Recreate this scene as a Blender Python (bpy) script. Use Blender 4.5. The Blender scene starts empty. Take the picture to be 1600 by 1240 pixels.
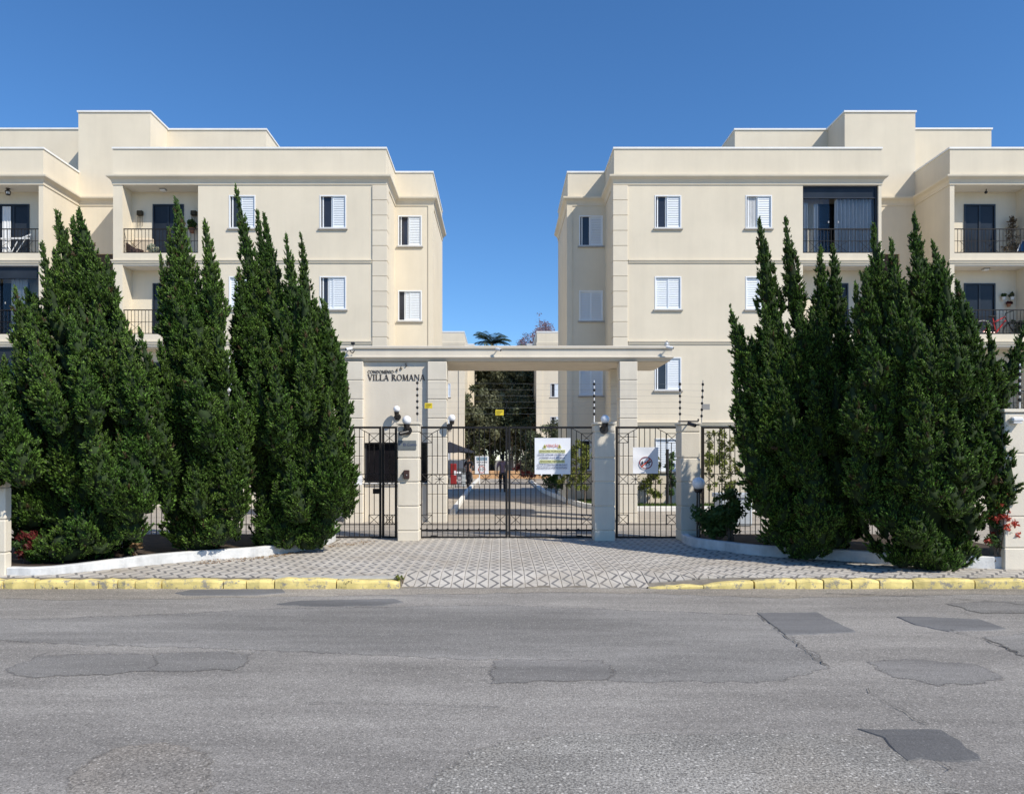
import bpy, bmesh, math, random
import numpy as np
from mathutils import Vector, Matrix

random.seed(7)
rng = np.random.default_rng(7)
R = math.radians
scene = bpy.context.scene
COL = scene.collection

# ------------------------------------------------------------------ camera
EYE = 1.6
cam_d = bpy.data.cameras.new('camera')
cam_d.sensor_width = 36.0
cam_d.lens = 26.685
cam_d.shift_x = 18 / 1600
cam_d.shift_y = 95 / 1600
cam_d.clip_start = 0.1
cam_d.clip_end = 2000
cam = bpy.data.objects.new('camera', cam_d)
COL.objects.link(cam)
cam.location = (0, 0, EYE)
cam.rotation_euler = (R(90), 0, 0)
scene.camera = cam

# ------------------------------------------------------------------ sky, sun, exposure
TO_SUN = Vector((0.8, -0.66, 1.0)).normalized()
ELEV = math.asin(TO_SUN.z)
AZ = math.atan2(TO_SUN.x, TO_SUN.y)
world = bpy.data.worlds.new('World')
scene.world = world
world.use_nodes = True
wn = world.node_tree.nodes
wl = world.node_tree.links
sky = wn.new('ShaderNodeTexSky')
sky.sky_type = 'NISHITA'
sky.sun_disc = False
sky.sun_elevation = ELEV
sky.sun_rotation = AZ
sky.altitude = 600
sky.air_density = 1.0
sky.dust_density = 0.0
sky.ozone_density = 7.0
bg = wn['Background']
bg.inputs['Strength'].default_value = 0.130
hs = wn.new('ShaderNodeHueSaturation')
hs.inputs['Saturation'].default_value = 1.12
wl.new(sky.outputs['Color'], hs.inputs['Color'])
wl.new(hs.outputs['Color'], bg.inputs['Color'])
sun_d = bpy.data.lights.new('sun', 'SUN')
sun_d.energy = 4.2
sun_d.angle = R(0.5)
sun_d.color = (1.0, 0.935, 0.82)
sun = bpy.data.objects.new('sun', sun_d)
COL.objects.link(sun)
sun.location = (20, -20, 40)
sun.rotation_euler = TO_SUN.to_track_quat('Z', 'Y').to_euler()
scene.view_settings.view_transform = 'Standard'
scene.view_settings.look = 'None'
scene.view_settings.exposure = 0.32
scene.view_settings.gamma = 1.0
scene.view_settings.use_curve_mapping = False
scene.cycles.max_bounces = 6
scene.cycles.transparent_max_bounces = 8

F = 1186.0


def PX(px, Y):
    return (px - 782) / F * Y


def PZ(py, Y):
    return EYE - (py - 715) / F * Y


def GY(py, z=0.0):
    return (EYE - z) * F / (py - 715)


# ------------------------------------------------------------------ materials
def nd(t, kind, **kw):
    n = t.nodes.new(kind)
    for k, v in kw.items():
        if k in n.inputs:
            n.inputs[k].default_value = v
        else:
            setattr(n, k, v)
    return n


def mixc(t, fac, a, b, mode='MIX'):
    m = t.nodes.new('ShaderNodeMix')
    m.data_type = 'RGBA'
    m.blend_type = mode
    for s, v in ((m.inputs['Factor'], fac), (m.inputs['A'] if False else m.inputs[6], a), (m.inputs[7], b)):
        if hasattr(v, 'is_linked') or hasattr(v, 'links'):
            t.links.new(v, s)
        elif isinstance(v, (int, float)):
            s.default_value = v
        else:
            s.default_value = tuple(v)[:3] + (1,)
    return m.outputs[2]


def ramp(t, src, lo, hi, a=0.0, b=1.0):
    m = nd(t, 'ShaderNodeMapRange')
    m.inputs['From Min'].default_value = lo
    m.inputs['From Max'].default_value = hi
    m.inputs['To Min'].default_value = a
    m.inputs['To Max'].default_value = b
    t.links.new(src, m.inputs['Value'])
    return m.outputs[0]


def mth(t, op, a, b=None):
    m = nd(t, 'ShaderNodeMath', operation=op)
    for i, v in enumerate((a, b)):
        if v is None:
            continue
        if isinstance(v, (int, float)):
            m.inputs[i].default_value = v
        else:
            t.links.new(v, m.inputs[i])
    return m.outputs[0]


def noise(t, pos, scale, detail=3, rough=0.55, stretch=None):
    src = pos
    if stretch:
        vm = nd(t, 'ShaderNodeVectorMath', operation='MULTIPLY')
        vm.inputs[1].default_value = stretch
        t.links.new(pos, vm.inputs[0])
        src = vm.outputs[0]
    n = nd(t, 'ShaderNodeTexNoise', Scale=scale, Detail=detail, Roughness=rough)
    t.links.new(src, n.inputs['Vector'])
    return n.outputs[0]


def M(name, col, rough=0.7, var=0.0, vscale=2.0, bump=0.0, bscale=60.0, rnd=0.0, metal=0.0, spec=0.4, col2=None,
      streak=0.0, attr=None, coat=0.0):
    m = bpy.data.materials.new(name)
    m.use_nodes = True
    t = m.node_tree
    p = t.nodes['Principled BSDF']
    p.inputs['Roughness'].default_value = rough
    p.inputs['Metallic'].default_value = metal
    p.inputs['Specular IOR Level'].default_value = spec
    p.inputs['Coat Weight'].default_value = coat
    pos = nd(t, 'ShaderNodeNewGeometry').outputs['Position']
    c = None
    if var or col2:
        a = col if col2 else [v * (1 - var) for v in col]
        b = col2 if col2 else [min(1, v * (1 + var)) for v in col]
        f = ramp(t, noise(t, pos, vscale, 4, 0.6), 0.32, 0.68)
        c = mixc(t, f, a, b)
    if streak:
        f = ramp(t, noise(t, pos, 1.0, 5, 0.65, (2.6, 2.6, 0.22)), 0.45, 0.75, 1.0, 1.0 - streak)
        c = mixc(t, 1.0, c or col, f, 'MULTIPLY')
    if rnd:
        r = nd(t, 'ShaderNodeObjectInfo').outputs['Random']
        f = ramp(t, r, 0, 1, 1 - rnd, 1 + rnd)
        c = mixc(t, 1.0, c or col, f, 'MULTIPLY')
    if attr:
        at = nd(t, 'ShaderNodeAttribute', attribute_name='tint')
        f = ramp(t, at.outputs['Fac'], 0, 1, attr[0], attr[1])
        c = mixc(t, 1.0, c or col, f, 'MULTIPLY')
    if c is None:
        p.inputs['Base Color'].default_value = tuple(col) + (1,)
    else:
        t.links.new(c, p.inputs['Base Color'])
    if bump:
        b = nd(t, 'ShaderNodeBump', Strength=bump, Distance=0.01)
        t.links.new(noise(t, pos, bscale, 4, 0.6), b.inputs['Height'])
        t.links.new(b.outputs[0], p.inputs['Normal'])
    return m


CREAM = M('cream_stucco', (0.70, 0.625, 0.497), 0.9, 0.045, 0.7, 0.35, 45, streak=0.055, spec=0.2)
CREAM_Q = M('cream_block', (0.67, 0.60, 0.485), 0.9, 0.035, 1.6, 0.3, 45, rnd=0.035, spec=0.2)
PORT = M('portico_stucco', (0.69, 0.625, 0.52), 0.9, 0.04, 1.1, 0.3, 40, streak=0.08, spec=0.2)
PORT_Q = M('portico_block', (0.69, 0.63, 0.525), 0.9, 0.045, 2.2, 0.3, 40, rnd=0.03, streak=0.08, spec=0.2)
CEIL = M('balcony_ceiling', (0.72, 0.69, 0.63), 0.9, 0.03, 1.2, spec=0.2)
FLASH = M('white_flashing', (0.78, 0.77, 0.74), 0.5, 0.05, 3.0)
ROOF = M('roof_screed', (0.35, 0.33, 0.3), 0.9, 0.15, 0.6)
WHITE = M('white_aluminium', (0.78, 0.79, 0.80), 0.4, spec=0.5)
SHUT = M('white_shutter', (0.72, 0.76, 0.80), 0.45, 0.02, 2.0, spec=0.5)
SILL = M('grey_sill', (0.38, 0.36, 0.33), 0.8, 0.1, 4.0)
IRON = M('black_iron', (0.012, 0.010, 0.009), 0.5, 0.25, 9.0, spec=0.35)
IRON2 = M('dark_railing', (0.014, 0.012, 0.012), 0.6, spec=0.25)
DARKF = M('dark_frame', (0.012, 0.014, 0.02), 0.35, spec=0.5)
PANE = M('dark_glass', (0.026, 0.032, 0.042), 0.12, 0.3, 0.7, spec=0.16)
PANE2 = M('window_glass', (0.025, 0.027, 0.036), 0.08, 0.3, 1.2, spec=0.5)
PANE3 = M('booth_glass', (0.012, 0.011, 0.013), 0.12, 0.3, 1.4, spec=0.4)
BROWNP = M('brown_louver', (0.045, 0.03, 0.022), 0.5, 0.2, 4.0)
CURT = M('white_curtain', (0.66, 0.67, 0.68), 0.9, 0.05, 5.0)
GLOBE = M('opal_globe', (0.83, 0.83, 0.84), 0.25, 0.02, 6.0, spec=0.5)
LAMPB = M('lamp_base', (0.02, 0.016, 0.014), 0.4, spec=0.5)
GREYM = M('grey_metal', (0.32, 0.32, 0.32), 0.5, 0.1, 5.0)
CAMW = M('camera_white', (0.7, 0.7, 0.7), 0.4)
SOIL = M('dark_soil', (0.05, 0.034, 0.022), 0.95, 0.4, 7.0, 0.9, 40)
ORSOIL = M('orange_earth', (0.55, 0.33, 0.17), 0.95, 0.2, 2.0, 0.6, 20)
WPAINT = M('white_painted_masonry', (0.64, 0.64, 0.63), 0.85, 0.14, 5.0, 0.6, 30, streak=0.3)
WKERB = M('white_kerb_paint', (0.72, 0.70, 0.65), 0.8, 0.12, 3.0)
BARK = M('bark', (0.14, 0.105, 0.075), 0.9, 0.35, 8.0, 0.9, 30)
PBARK = M('pale_bark', (0.34, 0.31, 0.26), 0.9, 0.25, 5.0, 0.6, 20)
YEL = M('yellow_sign', (0.72, 0.55, 0.03), 0.5, 0.05, 9.0)
SIGNW = M('sign_white', (0.80, 0.81, 0.85), 0.5, 0.02, 5.0)
RED = M('red_print', (0.55, 0.07, 0.04), 0.6)
BLK = M('black_print', (0.025, 0.025, 0.03), 0.6)
NAVY = M('navy_print', (0.04, 0.06, 0.16), 0.6)
TEAL = M('blue_print', (0.03, 0.16, 0.26), 0.6)
OLIVE = M('yellow_print', (0.62, 0.60, 0.18), 0.6)
SLATE = M('slate_plaque', (0.15, 0.165, 0.17), 0.45, 0.12, 12.0)
LETT = M('dark_letter', (0.045, 0.033, 0.026), 0.5)
WICK = M('brown_wicker', (0.10, 0.06, 0.05), 0.7, 0.4, 40.0, 0.8, 90)
CUSH = M('beige_cushion', (0.6, 0.5, 0.38), 0.9)
TERRA = M('terracotta', (0.33, 0.14, 0.07), 0.8, 0.15, 6.0)
POTW = M('white_pot', (0.72, 0.72, 0.7), 0.5)
REDP = M('red_bicycle_paint', (0.55, 0.03, 0.03), 0.25, coat=0.5)
RUB = M('black_rubber', (0.015, 0.015, 0.016), 0.7)
CARR = M('grey_car_paint', (0.10, 0.105, 0.115), 0.3, metal=.3, coat=0.6)
TAIL = M('tail_lamp_red', (0.6, 0.02, 0.02), 0.2, coat=0.5)
CARIN = M('car_interior', (0.06, 0.06, 0.065), 0.8)
BAG = M('grey_bag', (0.35, 0.34, 0.38), 0.8, 0.3, 9.0)
BLUE = M('blue_fabric', (0.03, 0.14, 0.33), 0.8)
GREENP = M('pale_green_paint', (0.22, 0.42, 0.32), 0.5, 0.05, 5.0)
SKIN = M('skin', (0.32, 0.18, 0.12), 0.55)
SHIRT = M('mauve_shirt', (0.32, 0.21, 0.25), 0.9, 0.15, 9.0)
NAVYC = M('dark_uniform', (0.018, 0.018, 0.025), 0.9)
TROU = M('dark_trousers', (0.02, 0.02, 0.026), 0.9)
HAIR = M('dark_hair', (0.012, 0.010, 0.009), 0.8)
CEMENT = M('cement', (0.42, 0.40, 0.36), 0.9, 0.15, 4.0, 0.5, 50)
PLANTC = M('grey_planter', (0.42, 0.46, 0.5), 0.8, 0.1, 3.0)


def foliage(name, c1, c2, tint=(0.55, 1.5), vscale=1.4, transl=0.18, rough=0.55):
    m = M(name, c1, rough, col2=c2, vscale=vscale, attr=tint, spec=0.25)
    t = m.node_tree
    p = t.nodes['Principled BSDF']
    src = p.inputs['Base Color'].links[0].from_socket
    tr = nd(t, 'ShaderNodeBsdfTranslucent')
    t.links.new(src, tr.inputs['Color'])
    mx = nd(t, 'ShaderNodeMixShader')
    mx.inputs[0].default_value = transl
    t.links.new(p.outputs[0], mx.inputs[1])
    t.links.new(tr.outputs[0], mx.inputs[2])
    t.links.new(mx.outputs[0], t.nodes['Material Output'].inputs['Surface'])
    return m


CONI = foliage('juniper_foliage', (0.050, 0.115, 0.016), (0.100, 0.168, 0.026), tint=(0.25, 1.9))
CORE = M('juniper_hollow_shade', (0.020, 0.036, 0.010), 0.95, 0.4, 6.0)  # near-black green that paints the shade in the crown's hollows
LEAFD = foliage('dark_leaves', (0.07, 0.095, 0.045), (0.18, 0.185, 0.11), vscale=0.35, transl=.3)
LEAFO = foliage('olive_leaves', (0.10, 0.115, 0.058), (0.22, 0.22, 0.13), vscale=0.3, transl=.3)
LEAFY = foliage('yellow_green_leaves', (0.13, 0.17, 0.03), (0.20, 0.21, 0.05))
LEAFG = foliage('green_leaves', (0.04, 0.085, 0.02), (0.07, 0.12, 0.03))
LEAFR = foliage('red_leaves', (0.09, 0.012, 0.014), (0.13, 0.03, 0.025))
PALM = foliage('palm_leaves', (0.05, 0.08, 0.04), (0.09, 0.12, 0.06))
FLOW = foliage('red_flowers', (0.50, 0.06, 0.04), (0.6, 0.14, 0.09))
PINKF = foliage('purple_blossom', (0.20, 0.13, 0.18), (0.30, 0.22, 0.24))
DEAD = foliage('brown_sprays', (0.075, 0.05, 0.022), (0.12, 0.085, 0.04))
DRY = foliage('dry_leaves', (0.20, 0.11, 0.06), (0.30, 0.20, 0.10))
GRASS = foliage('grass_blades', (0.06, 0.11, 0.02), (0.11, 0.16, 0.035))


def asphalt(name, base, speck=1.0, coarse=1.0, big=0.16, warm=None, soft=False):
    m = bpy.data.materials.new(name)
    m.use_nodes = True
    t = m.node_tree
    p = t.nodes['Principled BSDF']
    p.inputs['Roughness'].default_value = 0.85
    p.inputs['Specular IOR Level'].default_value = 0.3
    pos = nd(t, 'ShaderNodeNewGeometry').outputs['Position']
    c = mixc(t, ramp(t, noise(t, pos, 0.55, 4, 0.6, (0.45, 1.3, 1)), 0.38, 0.62), [v * (1 - big) for v in base], [v * (1 + big) for v in base])
    c = mixc(t, 1.0, c, ramp(t, noise(t, pos, 2.0, 6, 0.7, (0.30, 1.9, 1)), 0.3, 0.7, 0.78, 1.20), 'MULTIPLY')
    if warm:
        c = mixc(t, ramp(t, noise(t, pos, 0.8, 3, 0.5), 0.5, 0.68, 0, 0.75), c, warm)
    fine = noise(t, pos, 95 / coarse, 3, 0.75)
    c = mixc(t, 1.0, c, ramp(t, fine, 0.36, 0.64, 1 - 0.55 * speck, 1 + 0.55 * speck), 'MULTIPLY')
    vo = nd(t, 'ShaderNodeTexVoronoi', Scale=55 / coarse)
    t.links.new(pos, vo.inputs['Vector'])
    sp = nd(t, 'ShaderNodeSeparateColor')
    t.links.new(vo.outputs['Color'], sp.inputs[0])
    pick = mth(t, 'MULTIPLY', mth(t, 'GREATER_THAN', sp.outputs[0], 0.80), mth(t, 'LESS_THAN', vo.outputs['Distance'], 0.33))
    c = mixc(t, mth(t, 'MULTIPLY', pick, 0.75 * speck), c, [min(1, v * 2.3) for v in base])
    drk = mth(t, 'MULTIPLY', mth(t, 'LESS_THAN', sp.outputs[1], 0.16), mth(t, 'LESS_THAN', vo.outputs['Distance'], 0.4))
    c = mixc(t, mth(t, 'MULTIPLY', drk, 0.7 * speck), c, [v * 0.45 for v in base])
    if soft:
        e = nd(t, 'ShaderNodeAttribute', attribute_name='edge').outputs['Fac']
        n2 = mth(t, 'MULTIPLY', mth(t, 'SUBTRACT', noise(t, pos, 9.0, 6, 0.7), 0.5), 1.1)
        t.links.new(ramp(t, mth(t, 'ADD', e, n2), 0.40, 0.60), p.inputs['Alpha'])
    t.links.new(c, p.inputs['Base Color'])
    b = nd(t, 'ShaderNodeBump', Strength=0.55, Distance=0.012 * coarse)
    t.links.new(fine, b.inputs['Height'])
    t.links.new(b.outputs[0], p.inputs['Normal'])
    return m


ASPH = asphalt('worn_asphalt', (0.264, 0.246, 0.223), 0.82, big=0.13)
ASPH_D = asphalt('smooth_dark_asphalt', (0.150, 0.147, 0.145), 0.35)
ASPH_M = asphalt('patched_asphalt', (0.208, 0.197, 0.184), 0.7, soft=True)
ASPH_S = asphalt('faint_patch_asphalt', (0.230, 0.218, 0.202), 0.75, soft=True)
ASPH_L = asphalt('coarse_asphalt', (0.272, 0.257, 0.232), 1.1, 1.35, warm=(0.26, 0.235, 0.20), soft=True)
ASPH_B = asphalt('brown_coarse_asphalt', (0.25, 0.230, 0.205), 1.0, 1.15, warm=(0.265, 0.235, 0.20), soft=True)
CRACK = M('crack_tar', (0.085, 0.08, 0.074), 0.9)
DRIVE = asphalt('driveway_pavers', (0.36, 0.32, 0.27), 0.4, 2.0, 0.1)
GROUNDM = asphalt('bare_ground', (0.26, 0.22, 0.16), 0.5, 3.0, 0.2)
GUTTER = asphalt('dusty_gutter', (0.285, 0.255, 0.215), 0.9, 1.2, 0.2)

# patterned pavement: printed dark zigzags on white cement tiles
TP = 0.165


def tile_mat():
    m = bpy.data.materials.new('patterned_cement_tile')
    m.use_nodes = True
    t = m.node_tree
    p = t.nodes['Principled BSDF']
    p.inputs['Roughness'].default_value = 0.8
    p.inputs['Specular IOR Level'].default_value = 0.3
    pos = nd(t, 'ShaderNodeNewGeometry').outputs['Position']
    s = nd(t, 'ShaderNodeSeparateXYZ')
    t.links.new(pos, s.inputs[0])
    P = 2 * TP
    fx = mth(t, 'FRACT', mth(t, 'ADD', mth(t, 'DIVIDE', s.outputs[0], P), 50.0))
    fy = mth(t, 'FRACT', mth(t, 'ADD', mth(t, 'DIVIDE', s.outputs[1], P), 50.0))
    u = mth(t, 'ABSOLUTE', mth(t, 'SUBTRACT', fx, 0.5))
    v = mth(t, 'ABSOLUTE', mth(t, 'SUBTRACT', fy, 0.5))
    tgt = mth(t, 'ADD', mth(t, 'MULTIPLY', v, 0.62), 0.095)
    wob = mth(t, 'MULTIPLY', mth(t, 'SUBTRACT', noise(t, pos, 25, 2), 0.5), 0.05)
    d = mth(t, 'ABSOLUTE', mth(t, 'ADD', mth(t, 'SUBTRACT', u, tgt), wob))
    line = ramp(t, d, 0.052, 0.066, 1.0, 0.0)
    w = mixc(t, ramp(t, noise(t, pos, 1.1, 5, 0.65), 0.35, 0.7), (0.54, 0.50, 0.445), (0.43, 0.39, 0.335))
    k = mixc(t, ramp(t, noise(t, pos, 3.0, 4, 0.6), 0.3, 0.7), (0.135, 0.128, 0.125), (0.21, 0.20, 0.19))
    c = mixc(t, line, w, k)
    c = mixc(t, 1.0, c, ramp(t, noise(t, pos, 40, 4, 0.7), 0.3, 0.7, 0.86, 1.12), 'MULTIPLY')
    r = nd(t, 'ShaderNodeObjectInfo').outputs['Random']
    c = mixc(t, 1.0, c, ramp(t, r, 0, 1, 0.93, 1.07), 'MULTIPLY')
    st = ramp(t, noise(t, pos, 0.8, 6, 0.72), 0.50, 0.70, 0.0, 0.6)
    c = mixc(t, st, c, (0.30, 0.25, 0.19))
    t.links.new(c, p.inputs['Base Color'])
    b = nd(t, 'ShaderNodeBump', Strength=0.3, Distance=0.004)
    t.links.new(noise(t, pos, 90, 3), b.inputs['Height'])
    t.links.new(b.outputs[0], p.inputs['Normal'])
    return m


TILE = tile_mat()
GROUT = M('dirty_grout', (0.20, 0.175, 0.14), 0.95, 0.25, 5.0)


def kerb_mat():
    m = M('yellow_kerb_paint', (0.72, 0.58, 0.22), 0.8, 0.18, 5.0, 0.6, 40, rnd=0.08)
    t = m.node_tree
    p = t.nodes['Principled BSDF']
    src = p.inputs['Base Color'].links[0].from_socket
    pos = nd(t, 'ShaderNodeNewGeometry').outputs['Position']
    f = ramp(t, noise(t, pos, 8.0, 7, 0.78), 0.53, 0.61)
    c = mixc(t, f, src, (0.30, 0.27, 0.22))
    f2 = ramp(t, noise(t, pos, 4.2, 6, 0.75), 0.615, 0.65)
    c = mixc(t, f2, c, (0.05, 0.045, 0.035))
    t.links.new(c, p.inputs['Base Color'])
    return m


KERBY = kerb_mat()

# ------------------------------------------------------------------ mesh helpers
ORIG = {}


class MB:
    """Collects shapes (world coordinates) for ONE mesh object."""

    def __init__(self):
        self.v, self.f, self.mi = [], [], []
        self.cur = 0

    def add(self, vs, fs):
        o = len(self.v)
        self.v += [tuple(p) for p in vs]
        self.f += [tuple(i + o for i in f) for f in fs]
        self.mi += [self.cur] * len(fs)
        return self

    def box(self, x0, x1, y0, y1, z0, z1):
        x0, x1 = sorted((x0, x1)); y0, y1 = sorted((y0, y1)); z0, z1 = sorted((z0, z1))
        return self.add([(x0, y0, z0), (x1, y0, z0), (x1, y1, z0), (x0, y1, z0), (x0, y0, z1), (x1, y0, z1), (x1, y1, z1), (x0, y1, z1)],
                        [(0, 3, 2, 1), (4, 5, 6, 7), (0, 1, 5, 4), (1, 2, 6, 5), (2, 3, 7, 6), (3, 0, 4, 7)])

    def cbox(self, x0, x1, y0, y1, z0, z1, c=0.01):
        x0, x1 = sorted((x0, x1)); y0, y1 = sorted((y0, y1)); z0, z1 = sorted((z0, z1))
        mid = ((x0 + x1) / 2, (y0 + y1) / 2, (z0 + z1) / 2)
        hs = ((x1 - x0) / 2, (y1 - y0) / 2, (z1 - z0) / 2)
        vs, ix = [], {}
        for sx in (-1, 1):
            for sy in (-1, 1):
                for sz in (-1, 1):
                    for ax in range(3):
                        s = (sx, sy, sz)
                        p = [mid[i] + s[i] * (hs[i] - (0 if i == ax else c)) for i in range(3)]
                        ix[(sx, sy, sz, ax)] = len(vs)
                        vs.append(p)
        fs = []
        for ax in range(3):
            a, b = [i for i in range(3) if i != ax]
            for s in (-1, 1):
                q = []
                for (sa, sb) in ((-1, -1), (1, -1), (1, 1), (-1, 1)):
                    k = [0, 0, 0]; k[ax] = s; k[a] = sa; k[b] = sb
                    q.append(ix[tuple(k) + (ax,)])
                fs.append(q)
            for sa in (-1, 1):
                for sb in (-1, 1):
                    q = []
                    for (sx, d) in ((-1, a), (1, a), (1, b), (-1, b)):
                        k = [0, 0, 0]; k[ax] = sx; k[a] = sa; k[b] = sb
                        q.append(ix[tuple(k) + (d,)])
                    fs.append(q)
        for sx in (-1, 1):
            for sy in (-1, 1):
                for sz in (-1, 1):
                    fs.append([ix[(sx, sy, sz, i)] for i in range(3)])
        return self.add(vs, fs)

    def rod(self, p, q, r, n=6, r2=None, caps=True):
        p, q = Vector(p), Vector(q)
        d = (q - p).normalized()
        a = d.orthogonal().normalized(); b = d.cross(a)
        r2 = r if r2 is None else r2
        vs = [p + (a * math.cos(2 * math.pi * i / n) + b * math.sin(2 * math.pi * i / n)) * r for i in range(n)]
        vs += [q + (a * math.cos(2 * math.pi * i / n) + b * math.sin(2 * math.pi * i / n)) * r2 for i in range(n)]
        fs = [(i, (i + 1) % n, n + (i + 1) % n, n + i) for i in range(n)]
        if caps:
            fs += [tuple(range(n - 1, -1, -1)), tuple(range(n, 2 * n))]
        return self.add(vs, fs)

    def tube(self, pts, r, n=6):
        for i in range(len(pts) - 1):
            r0 = r[i] if isinstance(r, (list, tuple)) else r
            r1 = r[i + 1] if isinstance(r, (list, tuple)) else r
            self.rod(pts[i], pts[i + 1], r0, n, r1)
        return self

    def lathe(self, c, prof, n=20):
        vs, fs = [], []
        for (r, z) in prof:
            vs += [(c[0] + r * math.cos(2 * math.pi * i / n), c[1] + r * math.sin(2 * math.pi * i / n), c[2] + z) for i in range(n)]
        for k in range(len(prof) - 1):
            fs += [(k * n + i, k * n + (i + 1) % n, (k + 1) * n + (i + 1) % n, (k + 1) * n + i) for i in range(n)]
        fs += [tuple(range(n - 1, -1, -1)), tuple(range((len(prof) - 1) * n, len(prof) * n))]
        return self.add(vs, fs)

    def ball(self, c, r, n=16, sz=1.0):
        k = 9
        return self.lathe(c, [(max(1e-4, r * math.sin(math.pi * i / k)), -r * sz * math.cos(math.pi * i / k)) for i in range(k + 1)], n)

    def prism(self, poly, z0, z1):
        n = len(poly)
        return self.add([(x, y, z0) for x, y in poly] + [(x, y, z1) for x, y in poly],
                        [tuple(range(n - 1, -1, -1)), tuple(range(n, 2 * n))] + [(i, (i + 1) % n, n + (i + 1) % n, n + i) for i in range(n)])

    def xz(self, poly, y0, y1):
        n = len(poly)
        return self.add([(x, y0, z) for x, z in poly] + [(x, y1, z) for x, z in poly],
                        [tuple(range(n)), tuple(range(2 * n - 1, n - 1, -1))] + [(i, n + i, n + (i + 1) % n, (i + 1) % n) for i in range(n)])

    def quad(self, a, b, c, d):
        return self.add([a, b, c, d], [(0, 1, 2, 3)])

    def sweep(self, path, prof, closed=False):
        """profile (out, z) along a plan polyline; out is to the right-hand side of the walking direction."""
        n = len(path)
        offs = []
        for i in range(n):
            def nrm(a, b):
                d = (Vector(b) - Vector(a)).normalized()
                return Vector((d.y, -d.x))
            if closed or 0 < i < n - 1:
                n0 = nrm(path[(i - 1) % n], path[i]); n1 = nrm(path[i], path[(i + 1) % n])
                m = (n0 + n1)
                m = m / max(0.2, m.dot(n0)) if m.length > 1e-6 else n0
            elif i == 0:
                m = nrm(path[0], path[1])
            else:
                m = nrm(path[-2], path[-1])
            offs.append(m)
        k = len(prof)
        vs = [(path[i][0] + offs[i].x * o, path[i][1] + offs[i].y * o, z) for i in range(n) for (o, z) in prof]
        fs = []
        for i in range(n if closed else n - 1):
            j = (i + 1) % n
            for a in range(k):
                b = (a + 1) % k
                fs.append((i * k + a, i * k + b, j * k + b, j * k + a))
        if not closed:
            fs += [tuple(range(k)), tuple((n - 1) * k + a for a in range(k - 1, -1, -1))]
        return self.add(vs, fs)

    def build(self, name, mats, parent=None, label=None, cat=None, group=None, kind=None, smooth=False, origin=None, local=False):
        if not isinstance(mats, (list, tuple)):
            mats = [mats]
        me = bpy.data.meshes.new(name)
        if local:
            o0 = Vector((0, 0, 0))
        elif parent is not None:
            o0 = ORIG.get(parent.name, Vector((0, 0, 0)))
        elif origin is not None:
            o0 = Vector(origin)
        else:
            a = np.array(self.v)
            o0 = Vector(((a[:, 0].min() + a[:, 0].max()) / 2, (a[:, 1].min() + a[:, 1].max()) / 2, a[:, 2].min()))
        me.from_pydata([(x - o0.x, y - o0.y, z - o0.z) for x, y, z in self.v], [], self.f)
        for m in mats:
            me.materials.append(m)
        if len(mats) > 1:
            me.polygons.foreach_set('material_index', self.mi)
        if smooth:
            me.polygons.foreach_set('use_smooth', [True] * len(me.polygons))
            try:
                me.set_sharp_from_angle(angle=R(40))
            except Exception:
                pass
        me.update()
        return link(name, me, parent, label, cat, group, kind, None if (parent is not None or local) else o0, o0)


def link(name, data, parent=None, label=None, cat=None, group=None, kind=None, loc=None, orig=None):
    o = bpy.data.objects.new(name, data)
    COL.objects.link(o)
    if parent is not None:
        o.parent = parent
    if loc is not None:
        o.location = loc
    ORIG[o.name] = Vector(orig) if orig is not None else Vector((0, 0, 0))
    tag(o, label, cat, group, kind)
    return o


def tag(o, label=None, cat=None, group=None, kind=None):
    for k, v in (('label', label), ('category', cat), ('group', group), ('kind', kind)):
        if v:
            o[k] = v
    return o


def thing(name, loc, label=None, cat=None, group=None, kind=None, parent=None):
    o = bpy.data.objects.new(name, None)
    COL.objects.link(o)
    o.empty_display_size = 0.2
    if parent is not None:
        o.parent = parent
        ORIG[o.name] = ORIG[parent.name]
    else:
        o.location = loc
        ORIG[o.name] = Vector(loc)
    return tag(o, label, cat, group, kind)


def inst(name, me, parent, loc, scale=None, rot=None):
    """another object on shared mesh data, at a world location under its parent"""
    o = bpy.data.objects.new(name, me)
    COL.objects.link(o)
    if parent is not None:
        o.parent = parent
        o.location = Vector(loc) - ORIG[parent.name]
    else:
        o.location = loc
    if scale:
        o.scale = scale
    if rot:
        o.rotation_euler = rot
    return o


def copy_tree(o, parent=None):
    c = o.copy()
    COL.objects.link(c)
    if parent is not None:
        c.parent = parent
    for ch in list(o.children):
        copy_tree(ch, c)
    return c


def tri_mesh(name, V, T, mats, tint=None, parent=None, mi=None, **kw):
    """numpy vertices + triangles -> one mesh object"""
    V = np.asarray(V, dtype=np.float32)
    T = np.asarray(T, dtype=np.int32)
    if parent is not None:
        V = V - np.array(ORIG[parent.name], dtype=np.float32)
    me = bpy.data.meshes.new(name)
    me.vertices.add(len(V)); me.vertices.foreach_set('co', V.ravel())
    me.loops.add(T.size); me.loops.foreach_set('vertex_index', T.ravel())
    me.polygons.add(len(T))
    me.polygons.foreach_set('loop_start', np.arange(0, T.size, 3, dtype=np.int32))
    for m in mats if isinstance(mats, (list, tuple)) else [mats]:
        me.materials.append(m)
    if mi is not None:
        me.polygons.foreach_set('material_index', np.asarray(mi, dtype=np.int32))
    if tint is not None:
        a = me.attributes.new('tint', 'FLOAT', 'FACE')
        a.data.foreach_set('value', np.asarray(tint, dtype=np.float32))
    me.update(calc_edges=True)
    return link(name, me, parent, orig=(0, 0, 0) if parent is None else ORIG[parent.name], **kw)


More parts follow.
